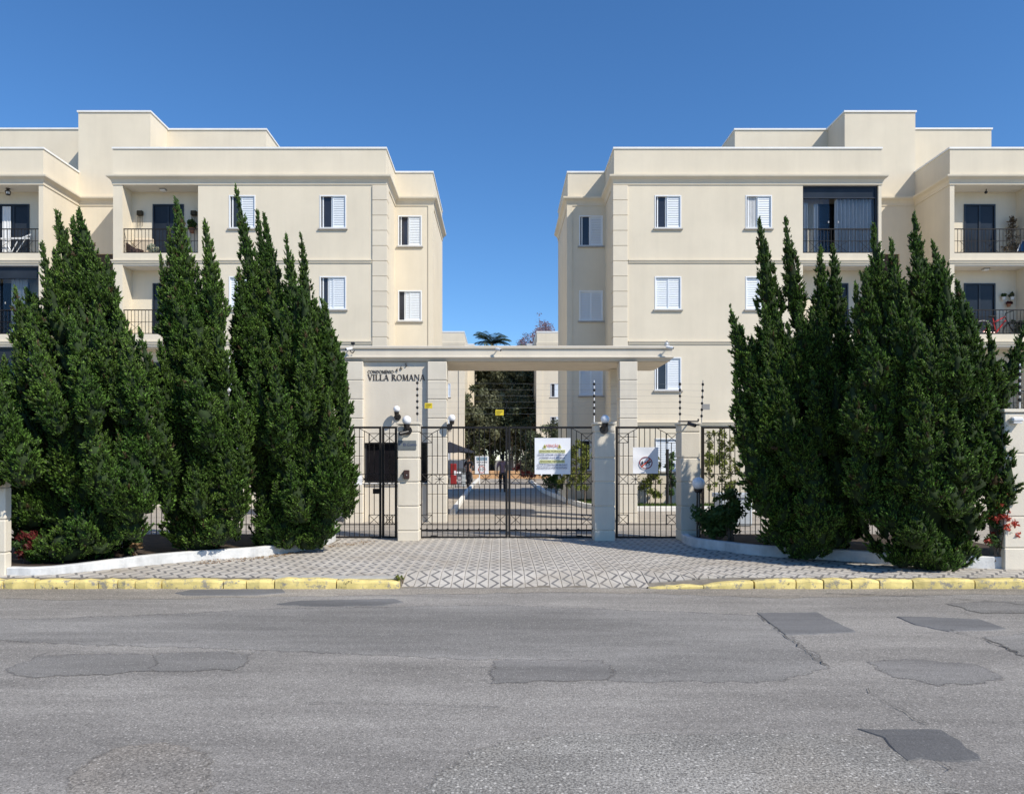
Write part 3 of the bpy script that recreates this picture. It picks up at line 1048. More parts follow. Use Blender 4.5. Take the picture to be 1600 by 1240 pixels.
def near_building(m, xs, names, label, glazed):
    """m = +1 right of the drive, -1 left; xs = outline distances from the axis"""
    xB, xI, xO, xD, xE = xs
    Y0, Y1 = 25.0, 27.1
    bld = thing('apartment_building', (m * 9, 30, 0), label, 'apartment building')
    X = lambda v: m * v
    # walking direction so that the outside lies on the right-hand side: +x for the front
    outline = [(xB, 31.5), (xB, Y1), (xI, Y1), (xI, Y0), (xO, Y0), (xO, Y1), (xD, Y1), (xD, Y0), (xE, Y0), (xE, 31.5)]
    path = [(X(x), y) for x, y in outline]
    if m < 0:
        path = path[::-1]
    # --- openings by wall
    wins = [(5.08, 5.955), (8.07, 8.94)]
    bal = (9.96, 12.45)
    balD = (xD + .15, xD + 2.63)
    winB = ((782 - 659) / F * Y1, (782 - 622) / F * Y1)

    def bal_z(k):
        top_ = Z_COR0 - .0 if k == 3 else FL[k + 1] - .10
        return FL[k] + .29, top_

    for i in range(len(path) - 1):
        P0, P1 = path[i], path[i + 1]
        ax = [abs(P0[0]), abs(P1[0])]
        front = abs(P0[1] - P1[1]) < 1e-6
        hs = []
        ztop = Z_TOP

        def S(v):
            return abs(X(v) - P0[0])

        def add(a, c, za, zb, dp=None):
            s0, s1 = sorted((S(a), S(c)))
            hs.append((s0, s1, za, zb) + ((dp,) if dp else ()))
        if front and abs(P0[1] - Y0) < 1e-6 and min(ax) < xI + .1:
            for k in range(4):
                for (a, c) in wins:
                    add(a, c, FL[k] + 1.10, FL[k] + 2.19)
                za, zb = bal_z(k)
                add(bal[0], bal[1], za, zb, .66)
        elif front and abs(P0[1] - Y0) < 1e-6:
            for k in range(4):
                za, zb = bal_z(k)
                add(balD[0], balD[1], za, zb, .66)
        elif front and abs(P0[1] - Y1) < 1e-6 and min(ax) < xB + .1:
            for k in range(4):
                add(winB[0], winB[1], FL[k] + 1.10, FL[k] + 2.19)
        elif front:
            for k in range(4):
                add(xO + .06, xD - .55, FL[k] + .05, FL[k] + .82)
            ztop = Z_COR1
        w = MB()
        holes_wall(w, P0, P1, -.1, ztop, hs)
        w.build('wall', CREAM, bld)
    # back wall and roof
    b = MB(); b.box(X(xB), X(xE), 31.5, 31.6, -.1, 11.5); b.build('back_wall', CREAM, bld)
    rp = [(X(x), y) for x, y in [(xB + .02, 31.49), (xB + .02, Y1 + .02), (xI + .02, Y1 + .02), (xI + .02, Y0 + .02), (xO - .02, Y0 + .02), (xO - .02, Y1 + .02), (xD + .02, Y1 + .02), (xD + .02, Y0 + .02), (xE - .02, Y0 + .02), (xE - .02, 31.49)]]
    MB().prism(rp if m > 0 else rp[::-1], 11.0, 11.25).build('roof', ROOF, bld)
    # parapet inner faces + white flashing, without the run under the tower
    runs = [[0, 1, 2, 3, 4, 5], [6, 7, 8, 9]]
    for rn in runs:
        p = [(X(outline[i][0]), outline[i][1]) for i in rn]
        if m < 0:
            p = p[::-1]
        MB().sweep(p, [(-.002, 11.2), (-.002, 11.775), (-.14, 11.775), (-.14, 11.2)]).build('parapet', CREAM, bld)
        MB().sweep(p, [(.03, 11.76), (.03, 11.82), (-.17, 11.83), (-.17, 11.78)]).build('flashing', FLASH, bld)
    MB().sweep(path, CORNICE).build('cornice', CREAM, bld)
    # string courses at the floors of the two front bays
    for k in (1, 2, 3):
        for (a, c) in ((xI + .47, xO), (xD, xE)):
            p = [(X(a), Y0), (X(c), Y0)]
            if a == xD:
                p = [(X(a), Y0 + .3)] + p
            else:
                p = p + [(X(c), Y0 + .3)]
            if m < 0:
                p = p[::-1]
            MB().sweep(p, [(o, z + FL[k] - .02) for o, z in STRING]).build('string_course', CREAM, bld)
    # grooved corner pilaster
    zt, nb = 10.56, 21
    bh = .5
    q = MB(); q.box(X(xI - .02), X(xI + .44), Y0 - .02, Y0 + .4, -.1, zt); q.build('pilaster', CREAM, bld)
    for i in range(nb + 1):
        z1 = zt - i * bh
        z0 = max(-.1, z1 - bh + .016)
        if z1 - z0 < .05:
            continue
        MB().cbox(X(xI - .042), X(xI + .45), Y0 - .042, Y0 + .42, z0, z1, .008).build('quoin', CREAM_Q, bld)
    q = MB(); q.box(X(xB - .03), X(xB + .16), Y1 - .03, Y1 + .2, -.1, Z_COR0 - .02); q.build('corner_strip', CREAM, bld)
    # windows
    for k in range(4):
        for j, (a, c) in enumerate(wins):
            ow = names[k][j]
            window(bld, X(a), X(c), Y0, FL[k] + 1.10, FL[k] + 2.19, ow, PANE if m < 0 and j == 1 else PANE2, curtain=(m > 0 and k == 3 and j == 1))
        window(bld, X(winB[0]), X(winB[1]), Y1, FL[k] + 1.10, FL[k] + 2.19, names[k][2], PANE2)
        # stair window in the recess
        f = MB()
        a, c = sorted((X(xO + .06), X(xD - .55)))
        f.box(a, c, Y1 + .08, Y1 + .1, FL[k] + .05, FL[k] + .82)
        f.build('stair_window', BROWNP, bld)
    # balconies
    for (a, c, tagD) in ((bal[0], bal[1], False), (balD[0], balD[1], True)):
        for k in range(4):
            za, zb = bal_z(k)
            x0, x1 = sorted((X(a), X(c)))
            s = MB()
            yb = Y0 + .66
            fz = FL[k] + .06
            dx = ((10.70, 11.75) if not tagD else (xD + .86, xD + 1.92))
            d0, d1 = sorted((X(dx[0]), X(dx[1])))
            # room behind the opening: back wall with a door opening, floor
            holes_wall(s, (x0, yb), (x1, yb), fz, zb, [(d0 - x0, d1 - x0, fz, fz + 2.05)], .1)
            s.quad((x0, Y0 + .01, za), (x1, Y0 + .01, za), (x1, Y0 + .12, za), (x0, Y0 + .12, za))
            s.build('balcony_back_wall', CREAM, bld)
            s = MB()
            s.box(x0, x1, Y0 + .12, yb, fz - .06, fz)
            s.box(x0, x1, Y0 + .105, Y0 + .12, fz, za - .002)
            s.build('balcony_floor', CEMENT, bld)
            MB().box(x0 + .003, x1 - .003, Y0 + .02, yb - .003, zb - .03, zb - .004).build('balcony_ceiling', CEIL, bld)
            balcony_door(bld, d0, d1, yb, fz, fz + 2.05)
            railing(bld, x0 + .01, x1 - .01, Y0 + .06, za + .02, za + .82)
            key = ('D' if tagD else 'A') + str(k)
            if key in glazed:
                glazed_balcony(bld, x0, x1, Y0 + .10, za + .01, zb - .035, glazed[key])
    # stair tower and roof blocks
    tw = MB()
    tw.box(X(xO - .26), X(xD + .01), Y1 - .003, 31.5, Z_COR1 + .004, 13.93)
    tw.build('stair_tower', CREAM, bld)
    MB().sweep([(X(xO - .26), 31.5), (X(xO - .26), Y1 - .003), (X(xD + .01), Y1 - .003), (X(xD + .01), 31.5)][::m], [(.035, 13.92), (.035, 13.98), (-.15, 13.985), (-.15, 13.93)]).build('flashing', FLASH, bld)
    for (a, c, yf, yb) in ((8.8, xO - .262, 28.5, 30.4), (xD + .012, names[4], 28.45, 31.5)):
        MB().box(X(a), X(c), yf, yb, 11.2, 13.90).build('roof_block', CREAM, bld)
        p = [(X(a), yb), (X(a), yf), (X(c), yf), (X(c), yb)]
        MB().sweep(p[::m], [(.035, 13.89), (.035, 13.95), (-.15, 13.955), (-.15, 13.90)]).build('flashing', FLASH, bld)
    return bld


bl = near_building(-1, (2.42, 3.77, 12.76, 15.06, 23.5),
                   [(.48, .3, .48), (.0, .0, .4), (.34, 0., .3), (.48, .46, .46), 23.4],
                   'cream apartment block with grooved corner on the side of the VILLA ROMANA wall', {'D2': (.46, .5), 'D1': (.46, .5)})
br = near_building(1, (2.40, 3.74, 12.55, 14.80, 23.2),
                   [(.0, .0, .5), (.48, .3, .0), (0., 0., .0), (.46, .46, .48), 18.4],
                   'cream apartment block with a glass enclosed top balcony full of white curtains', {'A3': (.37, .455)})


def far_building(m, label):
    bld = thing('apartment_building', (m * 8, 66, 0), label, 'apartment building')
    X = lambda v: m * v
    path = [(X(2.37), 84), (X(2.37), 67.8), (X(2.93), 67.8), (X(2.93), 61), (X(13), 61), (X(13), 84)][::m]
    for i in range(5):
        hs = []
        P0 = path[i]
        if abs(path[i][1] - 61) < .01 and abs(path[i + 1][1] - 61) < .01:
            for k in range(4):
                for (a, c) in ((4.0, 4.75), (7, 7.8)):
                    s0, s1 = sorted((abs(X(a) - P0[0]), abs(X(c) - P0[0])))
                    hs.append((s0, s1, FL[k] + 1.1, FL[k] + 2.19))
        w = MB(); holes_wall(w, path[i], path[i + 1], -.1, 11.7, hs); w.build('wall', CREAM, bld)
    MB().sweep(path, [(.04, 11.68), (.04, 11.76), (-.18, 11.76), (-.18, 11.2)]).build('flashing', FLASH, bld)
    MB().sweep(path, [(0, 10.60), (.035, 10.62), (.06, 10.86), (0, 10.88)]).build('cornice', CREAM, bld)
    MB().prism([(x + (.03 if x > m * 7.5 else -.03) * -1, y + (.03 if y < 70 else -.03)) for x, y in path], 11.0, 11.2).build('roof', ROOF, bld)
    for k in range(4):
        for (a, c) in ((4.0, 4.75), (7, 7.8)):
            window(bld, X(a), X(c), 61, FL[k] + 1.1, FL[k] + 2.19, .5, PANE2)
    q = MB(); q.box(X(2.88), X(3.35), 60.94, 61.3, -.1, 10.57); q.build('pilaster', CREAM, bld)
    return bld


far_building(-1, 'far cream block seen behind the booth and the black parasol')
far_building(1, 'far cream block with two small windows seen past the right portico column')
# ================================================================== ENTRANCE PORTICO + BOOTH
YC = 18.9
port = thing('entrance_portico', (-.3, 19.8, 0), 'long cream entrance canopy on grooved columns spanning the driveway behind the gate', 'portico')
ZS = 4.02
slab = MB()
slab.box(-4.32, 4.22, 18.99, 21.0, ZS + .015, 4.37)
slab.build('canopy_slab', PORT, port)
MB().sweep([(-4.32, 21.0), (-4.32, 18.99), (4.22, 18.99), (4.22, 21.0)],
           [(0, ZS), (.02, ZS), (.05, ZS + .05), (.10, ZS + .075), (.10, ZS + .105), (.06, ZS + .115), (.06, 4.31), (.10, 4.325), (.105, 4.375), (0, 4.40), (-.06, 4.385), (-.06, ZS)]).build('fascia_molding', PORT, port)
MB().box(-4.25, 4.15, 19.05, 20.95, ZS - .02, ZS + .012).build('soffit', PORT, port)


def grooved_column(parent, x0, x1, y0, y1, z0, z1, bh, name='column', zfirst=None, top=True):
    c = thing(name, (0, 0, 0), parent=parent)
    MB().box(x0 + .016, x1 - .016, y0 + .016, y1 - .016, z0, z1).build('core', PORT, c)
    z = z1
    while z > z0 + .05:
        zb = max(z0, z - bh + .02)
        MB().cbox(x0, x1, y0, y1, zb, z, .010).build('block', PORT_Q, c)
        z -= bh
    return c


cols = [(PX(537, YC), PX(567, YC), YC), (PX(668, YC), PX(698, YC), YC), (PX(968, YC), PX(996, YC), YC)]
for (a, c, y) in cols:
    grooved_column(port, a, c, y, y + .46, -.02, ZS - .022, .475)
grooved_column(port, PX(968, YC), PX(996, YC), 20.45, 20.9, -.02, ZS - .022, .475)
grooved_column(port, PX(537, YC), PX(567, YC), 20.45, 20.9, -.02, ZS - .022, .475)
# booth
bw = MB()
bx0, bx1 = PX(567, YC), PX(668, YC)
yb = YC + .13
wz0, wz1 = PZ(754, yb), PZ(691.5, yb)
holes_wall(bw, (bx0 - .3, yb), (bx1 + .3, yb), -.02, ZS - .022, [(.31, bx1 + .3 - bx0 + .1, wz0, wz1)], .14)
bw.quad((bx1 + .30, yb, -.02), (bx1 + .30, 21.0, -.02), (bx1 + .30, 21.0, ZS - .022), (bx1 + .30, yb, ZS - .022))
bw.quad((bx0 - .3, 21, -.02), (bx0 - .3, yb, -.02), (bx0 - .3, yb, ZS - .022), (bx0 - .3, 21, ZS - .022))
bw.quad((bx1 + .3, 21, -.02), (bx0 - .3, 21, -.02), (bx0 - .3, 21, ZS - .022), (bx1 + .3, 21, ZS - .022))
bw.build('booth_wall', PORT, port)
f = MB()
f.box(bx0 + .01, bx1 + .10, yb + .10, yb + .14, wz1 - .04, wz1); f.box(bx0 + .01, bx1 + .10, yb + .10, yb + .14, wz0, wz0 + .04)
for xx in (bx0 + .012, (bx0 + bx1) / 2 + .05, bx1 + .06):
    f.box(xx, xx + .04, yb + .101, yb + .139, wz0 + .04, wz1 - .04)
bwin = f.build('booth_window', DARKF, port)
MB().box(bx0 + .02, bx1 + .09, yb + .125, yb + .132, wz0 + .04, wz1 - .04).build('pane', PANE3, bwin)
MB().cbox(bx0 - .02, bx1 - .01, yb - .05, yb + .12, wz0 - .05, wz0 - .004, .006).build('sill', WPAINT, bwin)

# ---- raised letters
def glyph(ch, x, z, h, y, mb):
    """serif capitals from thick and thin strokes; returns the advance width"""
    T, t, s = .165 * h, .08 * h, .05 * h
    k = [0]

    def poly(p):
        k[0] += 1
        mb.xz([(x + a * h, z + b * h) for a, b in p], y - .011 - .0006 * k[0], y)

    def stroke(x0, z0, x1, z1, w):
        w = w / h
        poly([(x0 - w / 2, z0), (x0 + w / 2, z0), (x1 + w / 2, z1), (x1 - w / 2, z1)])

    def serif(xc, zc, w):
        poly([(xc - w / 2, zc), (xc + w / 2, zc), (xc + w / 2, zc + s / h), (xc - w / 2, zc + s / h)])

    def ring(cx, cz, rx, rz, a0, a1, thick, thin):
        n = 22
        o = len(mb.v)
        k[0] += 1
        pts = []
        for i in range(n + 1):
            a = a0 + (a1 - a0) * i / n
            w = (thin + (thick - thin) * abs(math.cos(a))) / h
            for yy in (y - .011 - .0006 * k[0], y):
                pts.append((x + (cx + rx * math.cos(a)) * h, yy, z + (cz + rz * math.sin(a)) * h))
                pts.append((x + (cx + (rx - w) * math.cos(a)) * h, yy, z + (cz + (rz - w * .8) * math.sin(a)) * h))
        fs = []
        for i in range(n):
            p, q = 4 * i, 4 * i + 4
            fs += [(p, p + 1, q + 1, q), (p + 2, q + 2, q + 3, p + 3), (p, q, q + 2, p + 2), (p + 1, p + 3, q + 3, q + 1)]
        mb.add(pts, fs)
    e = 1 - s / h
    if ch == 'V':
        stroke(.12, 1, .44, 0, T); stroke(.72, 1, .44, 0, t); serif(.13, e, .3); serif(.73, e, .24); return .86
    if ch in 'IÍ':
        stroke(.2, 0, .2, 1, T); serif(.2, 0, .34); serif(.2, e, .34)
        if ch == 'Í':
            stroke(.2, 1.06, .32, 1.24, .08 * h)
        return .42
    if ch == 'L':
        stroke(.2, 0, .2, 1, T); serif(.2, e, .34); serif(.36, 0, .62); stroke(.64, 0, .68, .26, t); return .72
    if ch == 'A':
        stroke(.12, 0, .42, 1, t); stroke(.74, 0, .42, 1, T); serif(.12, 0, .24); serif(.75, 0, .3); poly([(.22, .3), (.64, .3), (.62, .36), (.24, .36)]); return .88
    if ch == 'R':
        stroke(.2, 0, .2, 1, T); serif(.2, 0, .34); serif(.2, e, .3); ring(.32, .74, .32, .26, -math.pi / 2, math.pi / 2, T, t); poly([(.2, .95), (.34, .95), (.34, 1), (.2, 1)]); poly([(.2, .48), (.34, .48), (.34, .53), (.2, .53)]); stroke(.80, 0, .42, .5, T); serif(.82, 0, .22); return .9
    if ch == 'O':
        ring(.46, .5, .45, .51, 0, 2 * math.pi, T, t); return .96
    if ch == 'M':
        stroke(.14, 0, .2, 1, t); stroke(.5, 0, .22, 1, T); stroke(.5, 0, .82, 1, t); stroke(.92, 0, .86, 1, T); serif(.14, 0, .24); serif(.92, 0, .3); serif(.18, e, .22); serif(.88, e, .22); return 1.08
    if ch == 'N':
        stroke(.16, 0, .16, 1, t); stroke(.80, 0, .2, 1, T); stroke(.84, 0, .84, 1, t); serif(.16, 0, .22); serif(.16, e, .2); serif(.84, e, .2); return 1.02
    if ch == 'C':
        ring(.46, .5, .45, .51, .75, 2 * math.pi - .75, T, t); stroke(.80, .70, .80, .95, t); return .9
    if ch == 'D':
        stroke(.2, 0, .2, 1, T); ring(.34, .5, .52, .5, -math.pi / 2, math.pi / 2, T, t); poly([(.1, .94), (.36, .94), (.36, 1), (.1, 1)]); poly([(.1, 0), (.36, 0), (.36, .06), (.1, .06)]); return .95
    return .4


def word(txt, x0, x1, zbase, h, y, parent):
    widths = [glyph(c, 0, 0, 1, 0, MB()) for c in txt]
    sc = (x1 - x0) / (sum(widths) * h)
    x = x0
    for c, w in zip(txt, widths):
        if c != ' ':
            b = MB()
            glyph(c, 0, 0, h, 0, b)
            b.v = [(x + vx * sc, y + vy, zbase + vz) for vx, vy, vz in b.v]
            b.build('letter', LETT, parent)
        x += w * h * sc


nm = thing('building_name', (PX(620, yb), yb - .002, PZ(590, yb)), 'dark raised letters spelling CONDOMÍNIO VILLA ROMANA and number 465 on the booth wall', 'wall lettering')
word('VILLA ROMANA', PX(574.5, yb), PX(664.5, yb), PZ(594.3, yb), (594.3 - 585.0) / F * yb, yb - .001, nm)
word('CONDOMÍNIO', PX(574.5, yb), PX(615.5, yb), PZ(583.2, yb), (583.2 - 578.4) / F * yb, yb - .001, nm)
for ch, px, py in (('4', 620, 578.5), ('6', 627, 575), ('5', 634.5, 570.5)):
    font('numeral', ch, LETT, nm, (PX(px, yb), yb - .02, PZ(py, yb)), .135, .006)

# ================================================================== GATE PILLARS, FENCES, GATES
YP0, YP1 = 14.62, 15.06


def pillar(x0, x1, label):
    t = thing('gate_pillar', ((x0 + x1) / 2, (YP0 + YP1) / 2, 0), label, 'gate pillar', 'gate pillars')
    MB().box(x0 + .016, x1 - .016, YP0 + .016, YP1 - .016, -.02, 2.24).build('core', PORT, t)
    zs = [2.235, PZ(675, YP0), PZ(715.5, YP0), PZ(753, YP0), PZ(791, YP0), PZ(829, YP0), -.02]
    for i in range(6):
        MB().cbox(x0, x1, YP0, YP1, zs[i + 1] + .011, zs[i] - .009, .012).build('block', PORT_Q, t)
    MB().cbox(x0 - .02, x1 + .02, YP0 - .02, YP1 + .02, 2.243, 2.285, .008).build('cap', PORT_Q, t)
    return t


pillar(PX(621, YP0), PX(654, YP0), 'gate pillar with a dark plaque and an intercom between the narrow panel and driveway gate')
pillar(PX(929, YP0), PX(961, YP0), 'gate pillar between the driveway gate and the gate with the no dogs notice')
pillar(PX(1064, YP0), PX(1094, YP0), 'gate pillar right of the no dogs notice, beside the dark shrub')

YG = 15.16
bar_me = {}


def iron(parent, name, p, q, r=.008, n=4):
    """one iron member; same-length members share mesh data"""
    p, q = Vector(p), Vector(q)
    L = round((q - p).length, 3)
    key = (L, r)
    if key not in bar_me:
        b = MB(); b.rod((0, 0, 0), (0, 0, L), r, 6)
        me = bpy.data.meshes.new(name)
        me.from_pydata(b.v, [], b.f); me.materials.append(IRON)
        bar_me[key] = me
    rot = (q - p).to_track_quat('Z', 'Y').to_euler()
    return inst(name, bar_me[key], parent, p, rot=rot)


def rect_member(parent, name, x0, x1, z0, z1, d=.02):
    return MB().cbox(x0, x1, YG - d, YG + d, z0, z1, .004).build(name, IRON, parent)


ZT, ZB = PZ(666, YG), PZ(841, YG)
Z1, Z2 = PZ(740.5, YG), PZ(756, YG)
ZX0, ZX1 = PZ(819, YG), PZ(804, YG)
ZU0, ZU1 = PZ(691.5, YG), PZ(677, YG)


def panel(t, x0, x1, left_box, right_box, stars, low=True, stile=.045, bar_gap=.104, top=True, box=.205, bot_boxes=None, second_rail=False):
    W = x1 - x0
    rect_member(t, 'stile', x0, x0 + stile, ZB, ZT)
    rect_member(t, 'stile', x1 - stile, x1, ZB, ZT)
    rect_member(t, 'rail', x0 + stile, x1 - stile, ZT - .042, ZT - .001)
    rect_member(t, 'rail', x0 + stile, x1 - stile, ZB, ZB + .045)
    a, c = x0 + stile, x1 - stile
    for z in (Z1, Z2):
        iron(t, 'rail', (a, YG, z), (c, YG, z), .007)
    iron(t, 'rail', (a, YG, ZX0), (c, YG, ZX0), .010)
    if second_rail:
        rect_member(t, 'latch_rail', a, c, PZ(829.5, YG), PZ(826.5, YG), .012)
        n = int((c - a) / bar_gap)
        for i in range(1, n, 2):
            MB().cbox(a + i * bar_gap - .02, a + i * bar_gap + .02, YG - .03, YG - .013, PZ(829, YG), PZ(825, YG), .005).build('latch_knob', IRON, t)
    n = max(2, round((c - a) / bar_gap))
    g_ = (c - a) / n
    for i in range(1, n):
        x = a + i * g_
        zt = ZT - .04
        # bars start under the sloping brace or under the corner box
        dl, dr = x - a, c - x
        if (left_box and dl < box - .01) or (right_box and dr < box - .01):
            zt = ZU0
        elif (left_box and dl < 2 * box) or (right_box and dr < 2 * box):
            dd = dl if (left_box and dl < 2 * box) else dr
            zt = ZU1 + (ZT - .04 - ZU1) * (dd - box) / box
        star = any(abs(x - s) < g_ * .8 for s in stars)
        inbox = (left_box and dl < box - .01) or (right_box and dr < box - .01)
        iron(t, 'bar', (x, YG, Z1), (x, YG, zt))
        if not star and not inbox:
            iron(t, 'bar', (x, YG, Z2), (x, YG, Z1)) if False else None
        if inbox:
            iron(t, 'bar', (x, YG, ZX1), (x, YG, Z2)); iron(t, 'bar', (x, YG, ZB + .045), (x, YG, ZX0))
        else:
            iron(t, 'bar', (x, YG, ZB + .045), (x, YG, Z2))

    def xbox(xa, xb, za, zb, fl):
        for p, q in (((xa, za), (xb, zb)), ((xa, zb), (xb, za))):
            iron(t, 'brace', (p[0], YG - .012, p[1]), (q[0], YG - .012, q[1]), .006)
        for z in fl:
            iron(t, 'rail', (xa, YG, z), (xb, YG, z), .007)
        for x in (xa, xb):
            if a + .02 < x < c - .02:
                iron(t, 'bar', (x, YG, za), (x, YG, zb))
    for flag, xa, xb in ((left_box, a, a + box), (right_box, c - box, c)):
        if flag:
            xbox(xa, xb, ZU0, ZU1, (ZU0, ZU1))
    bb = bot_boxes if bot_boxes is not None else (True, True)
    for flag, xa, xb in ((bb[0], a, a + box), (bb[1], c - box, c)):
        if flag:
            xbox(xa, xb, ZX0, ZX1, (ZX1,))
            xbox(xa, xb, Z2, Z1, ())
    if left_box:
        iron(t, 'brace', (a + box, YG - .012, ZU1), (a + 2 * box, YG - .012, ZT - .03), .007)
    if right_box:
        iron(t, 'brace', (c - box, YG - .012, ZU1), (c - 2 * box, YG - .012, ZT - .03), .007)
    for s in stars:
        zm = (Z1 + Z2) / 2
        hw = .105
        for sx in (-1, 1):
            for zz in (Z1, Z2):
                iron(t, 'star_ray', (s, YG - .014, zm), (s + sx * hw, YG - .014, zz), .006)
            iron(t, 'star_ray', (s, YG - .014, zm), (s + sx * .085, YG - .014, zm), .006)
        iron(t, 'star_ray', (s, YG - .014, Z2), (s, YG - .014, Z1), .006)
        MB().ball((s, YG - .02, zm), .02, 8).build('star_boss', IRON, t)


XG = lambda px: PX(px, YG)
gate = thing('driveway_gate', (XG(792), YG, 0), 'wide black iron double gate across the driveway with star ornaments', 'gate')
lf = thing('gate_leaf', (0, 0, 0), parent=gate)
panel(lf, XG(655.5), XG(793.2), True, False, [XG(687), XG(759)], second_rail=True)
rf = thing('gate_leaf', (0, 0, 0), parent=gate)
panel(rf, XG(794.2), XG(928), False, True, [XG(828), XG(895)], second_rail=True)
for px in (678, 905):
    MB().cbox(XG(px - 5), XG(px + 5), YG - .05, YG - .021, -.005, .06, .008).build('roller_box', IRON, gate)
g2 = thing('pedestrian_gate', (XG(1011), YG, 0), 'black iron pedestrian gate carrying the no dogs notice', 'gate')
panel(g2, XG(961.8), XG(1061), True, True, [XG(993), XG(1021)])
g3 = thing('pedestrian_gate', (XG(560), YG, 0), 'black iron pedestrian gate beside the hedge with a lock box', 'gate')
panel(g3, XG(519.5), XG(596), True, True, [XG(548), XG(570)])
MB().cbox(XG(583), XG(593), YG - .045, YG - .021, PZ(771, YG), PZ(763, YG), .006).build('lock_box', IRON, g3)
g4 = thing('gate_side_panel', (XG(609), YG, 0), 'narrow fixed iron panel left of the plaque pillar', 'fence panel')
panel(g4, XG(597), XG(620.5), False, False, [], box=.16)
for za, zb in ((ZU0, ZU1),):
    iron(g4, 'brace', (XG(600.5), YG - .012, za), (XG(617), YG - .012, zb), .006); iron(g4, 'brace', (XG(600.5), YG - .012, zb), (XG(617), YG - .012, za), .006)
    iron(g4, 'rail', (XG(600.5), YG, za), (XG(617), YG, za), .007); iron(g4, 'rail', (XG(600.5), YG, zb), (XG(617), YG, zb), .007)
f1 = thing('iron_fence', (XG(1200), YG, 0), 'black iron fence running behind the dark hedge right of the gates', 'fence')
panel(f1, XG(1095.5), XG(1225), True, True, [XG(1128), XG(1192)], stile=.06)
panel(f1, XG(1226), XG(1400), False, True, [XG(1290), XG(1340)], stile=.05)
f2 = thing('iron_fence', (XG(430), YG, 0), 'black iron fence running behind the tall hedge left of the gates', 'fence')
panel(f2, XG(340), XG(518.5), True, True, [XG(400), XG(460)], stile=.05)
panel(f2, XG(150), XG(339), True, False, [XG(210), XG(280)], stile=.05)

# electric fence posts on the pillars
def electric_post(px, ytop, ybot, Y, label, lean=0.0):
    z0, z1 = PZ(ybot, Y), PZ(ytop, Y)
    t = thing('electric_fence_post', (PX(px, Y), Y, z0), label, 'electric fence post', 'electric fence posts')
    x = PX(px, Y)
    MB().rod((x, Y, z0), (x + lean, Y, z1), .009, 6).build('rod', WHITE if px > 1500 or abs(px - 928.5) < 1 else GREYM, t)
    for i in range(6):
        f_ = (i + .5) / 6
        zz = z0 + (z1 - z0) * (.12 + .86 * f_)
        MB().lathe((x + lean * f_, Y, zz - .03), [(.008, 0), (.022, .012), (.026, .03), (.022, .048), (.008, .06)], 8).build('insulator', RUB, t)
    return t, x, z0, z1


posts = [electric_post(652, 592, 659, 14.9, 'electric fence post with black insulators above the plaque pillar'),
         electric_post(928.5, 594, 659, 14.9, 'electric fence post rising beside the round lamp of the middle right pillar'),
         electric_post(1062.5, 594, 659, 14.9, 'electric fence post between the no dogs gate and the last pillar'),
         electric_post(1096, 594, 663, 14.9, 'slightly leaning electric fence post at the start of the right fence', .03)]
wires = MB()
for i in range(6):
    f_ = .12 + .86 * (i + .5) / 6
    pts = [(p[1], 14.9, p[2] + (p[3] - p[2]) * f_) for p in posts]
    for a, c in zip(pts[:-1], pts[1:]):
        wires.rod(a, c, .0016, 3)
tag(wires.build('electric_fence_wires', GREYM), 'thin electric fence wires strung between the posts above the gates', 'wire')


def warning_plate(px0, px1, py0, py1, Y, label):
    t = thing('warning_plate', (PX((px0 + px1) / 2, Y), Y, PZ(py1, Y)), label, 'warning sign', 'yellow electric fence warning plates')
    x0, x1, z0, z1 = PX(px0, Y), PX(px1, Y), PZ(py1, Y), PZ(py0, Y)
    MB().cbox(x0, x1, Y - .006, Y, z0, z1, .002).build('plate', YEL, t)
    W, H = x1 - x0, z1 - z0
    for (a, c, d, e) in ((.12, .86, .60, .80), (.12, .70, .36, .46), (.12, .55, .16, .26)):
        MB().box(x0 + W * a, x0 + W * c, Y - .0085, Y - .0065, z0 + H * d, z0 + H * e).build('printed_bar', M('olive_ink', (.28, .22, .02), .6) if 'olive_ink' not in bpy.data.materials else bpy.data.materials['olive_ink'], t)
    return t


warning_plate(663.5, 675.5, 629.5, 638, 14.89, 'small yellow warning plate hanging in front of the booth column')
warning_plate(774, 787, 640.2, 648.8, 14.89, 'small yellow warning plate hanging above the middle of the driveway gate')
tag(MB().cbox(PX(1098, 14.88), PX(1109, 14.88), 14.872, 14.88, PZ(640, 14.88), PZ(631, 14.88), .002).build('grey_plate', GREYM), 'small grey plate hanging on the leaning electric fence post', 'plate')

# ---- notices
def sheet_mesh(x0, x1, z0, z1, Y, seed, fold=0.0, ripple=.006):
    rr_ = random.Random(seed)
    b = MB()
    n = 14
    ph = [rr_.uniform(0, 6) for _ in range(3)]
    vs = []
    for k in range(n + 1):
        for i in range(n + 1):
            x, z = x0 + (x1 - x0) * i / n, z0 + (z1 - z0) * k / n
            d = ripple * (math.sin(7 * i / n + ph[0]) + math.sin(9 * k / n + ph[1] + 3 * i / n))
            vs.append((x, Y + d, z))
    m_ = len(vs)
    fs = [(k * (n + 1) + i, k * (n + 1) + i + 1, (k + 1) * (n + 1) + i + 1, (k + 1) * (n + 1) + i) for k in range(n) for i in range(n)]
    vs += [(x, y + .003, z) for x, y, z in vs]
    fs += [tuple(m_ + q for q in reversed(f_)) for f_ in fs]
    b.add(vs, fs)
    return b


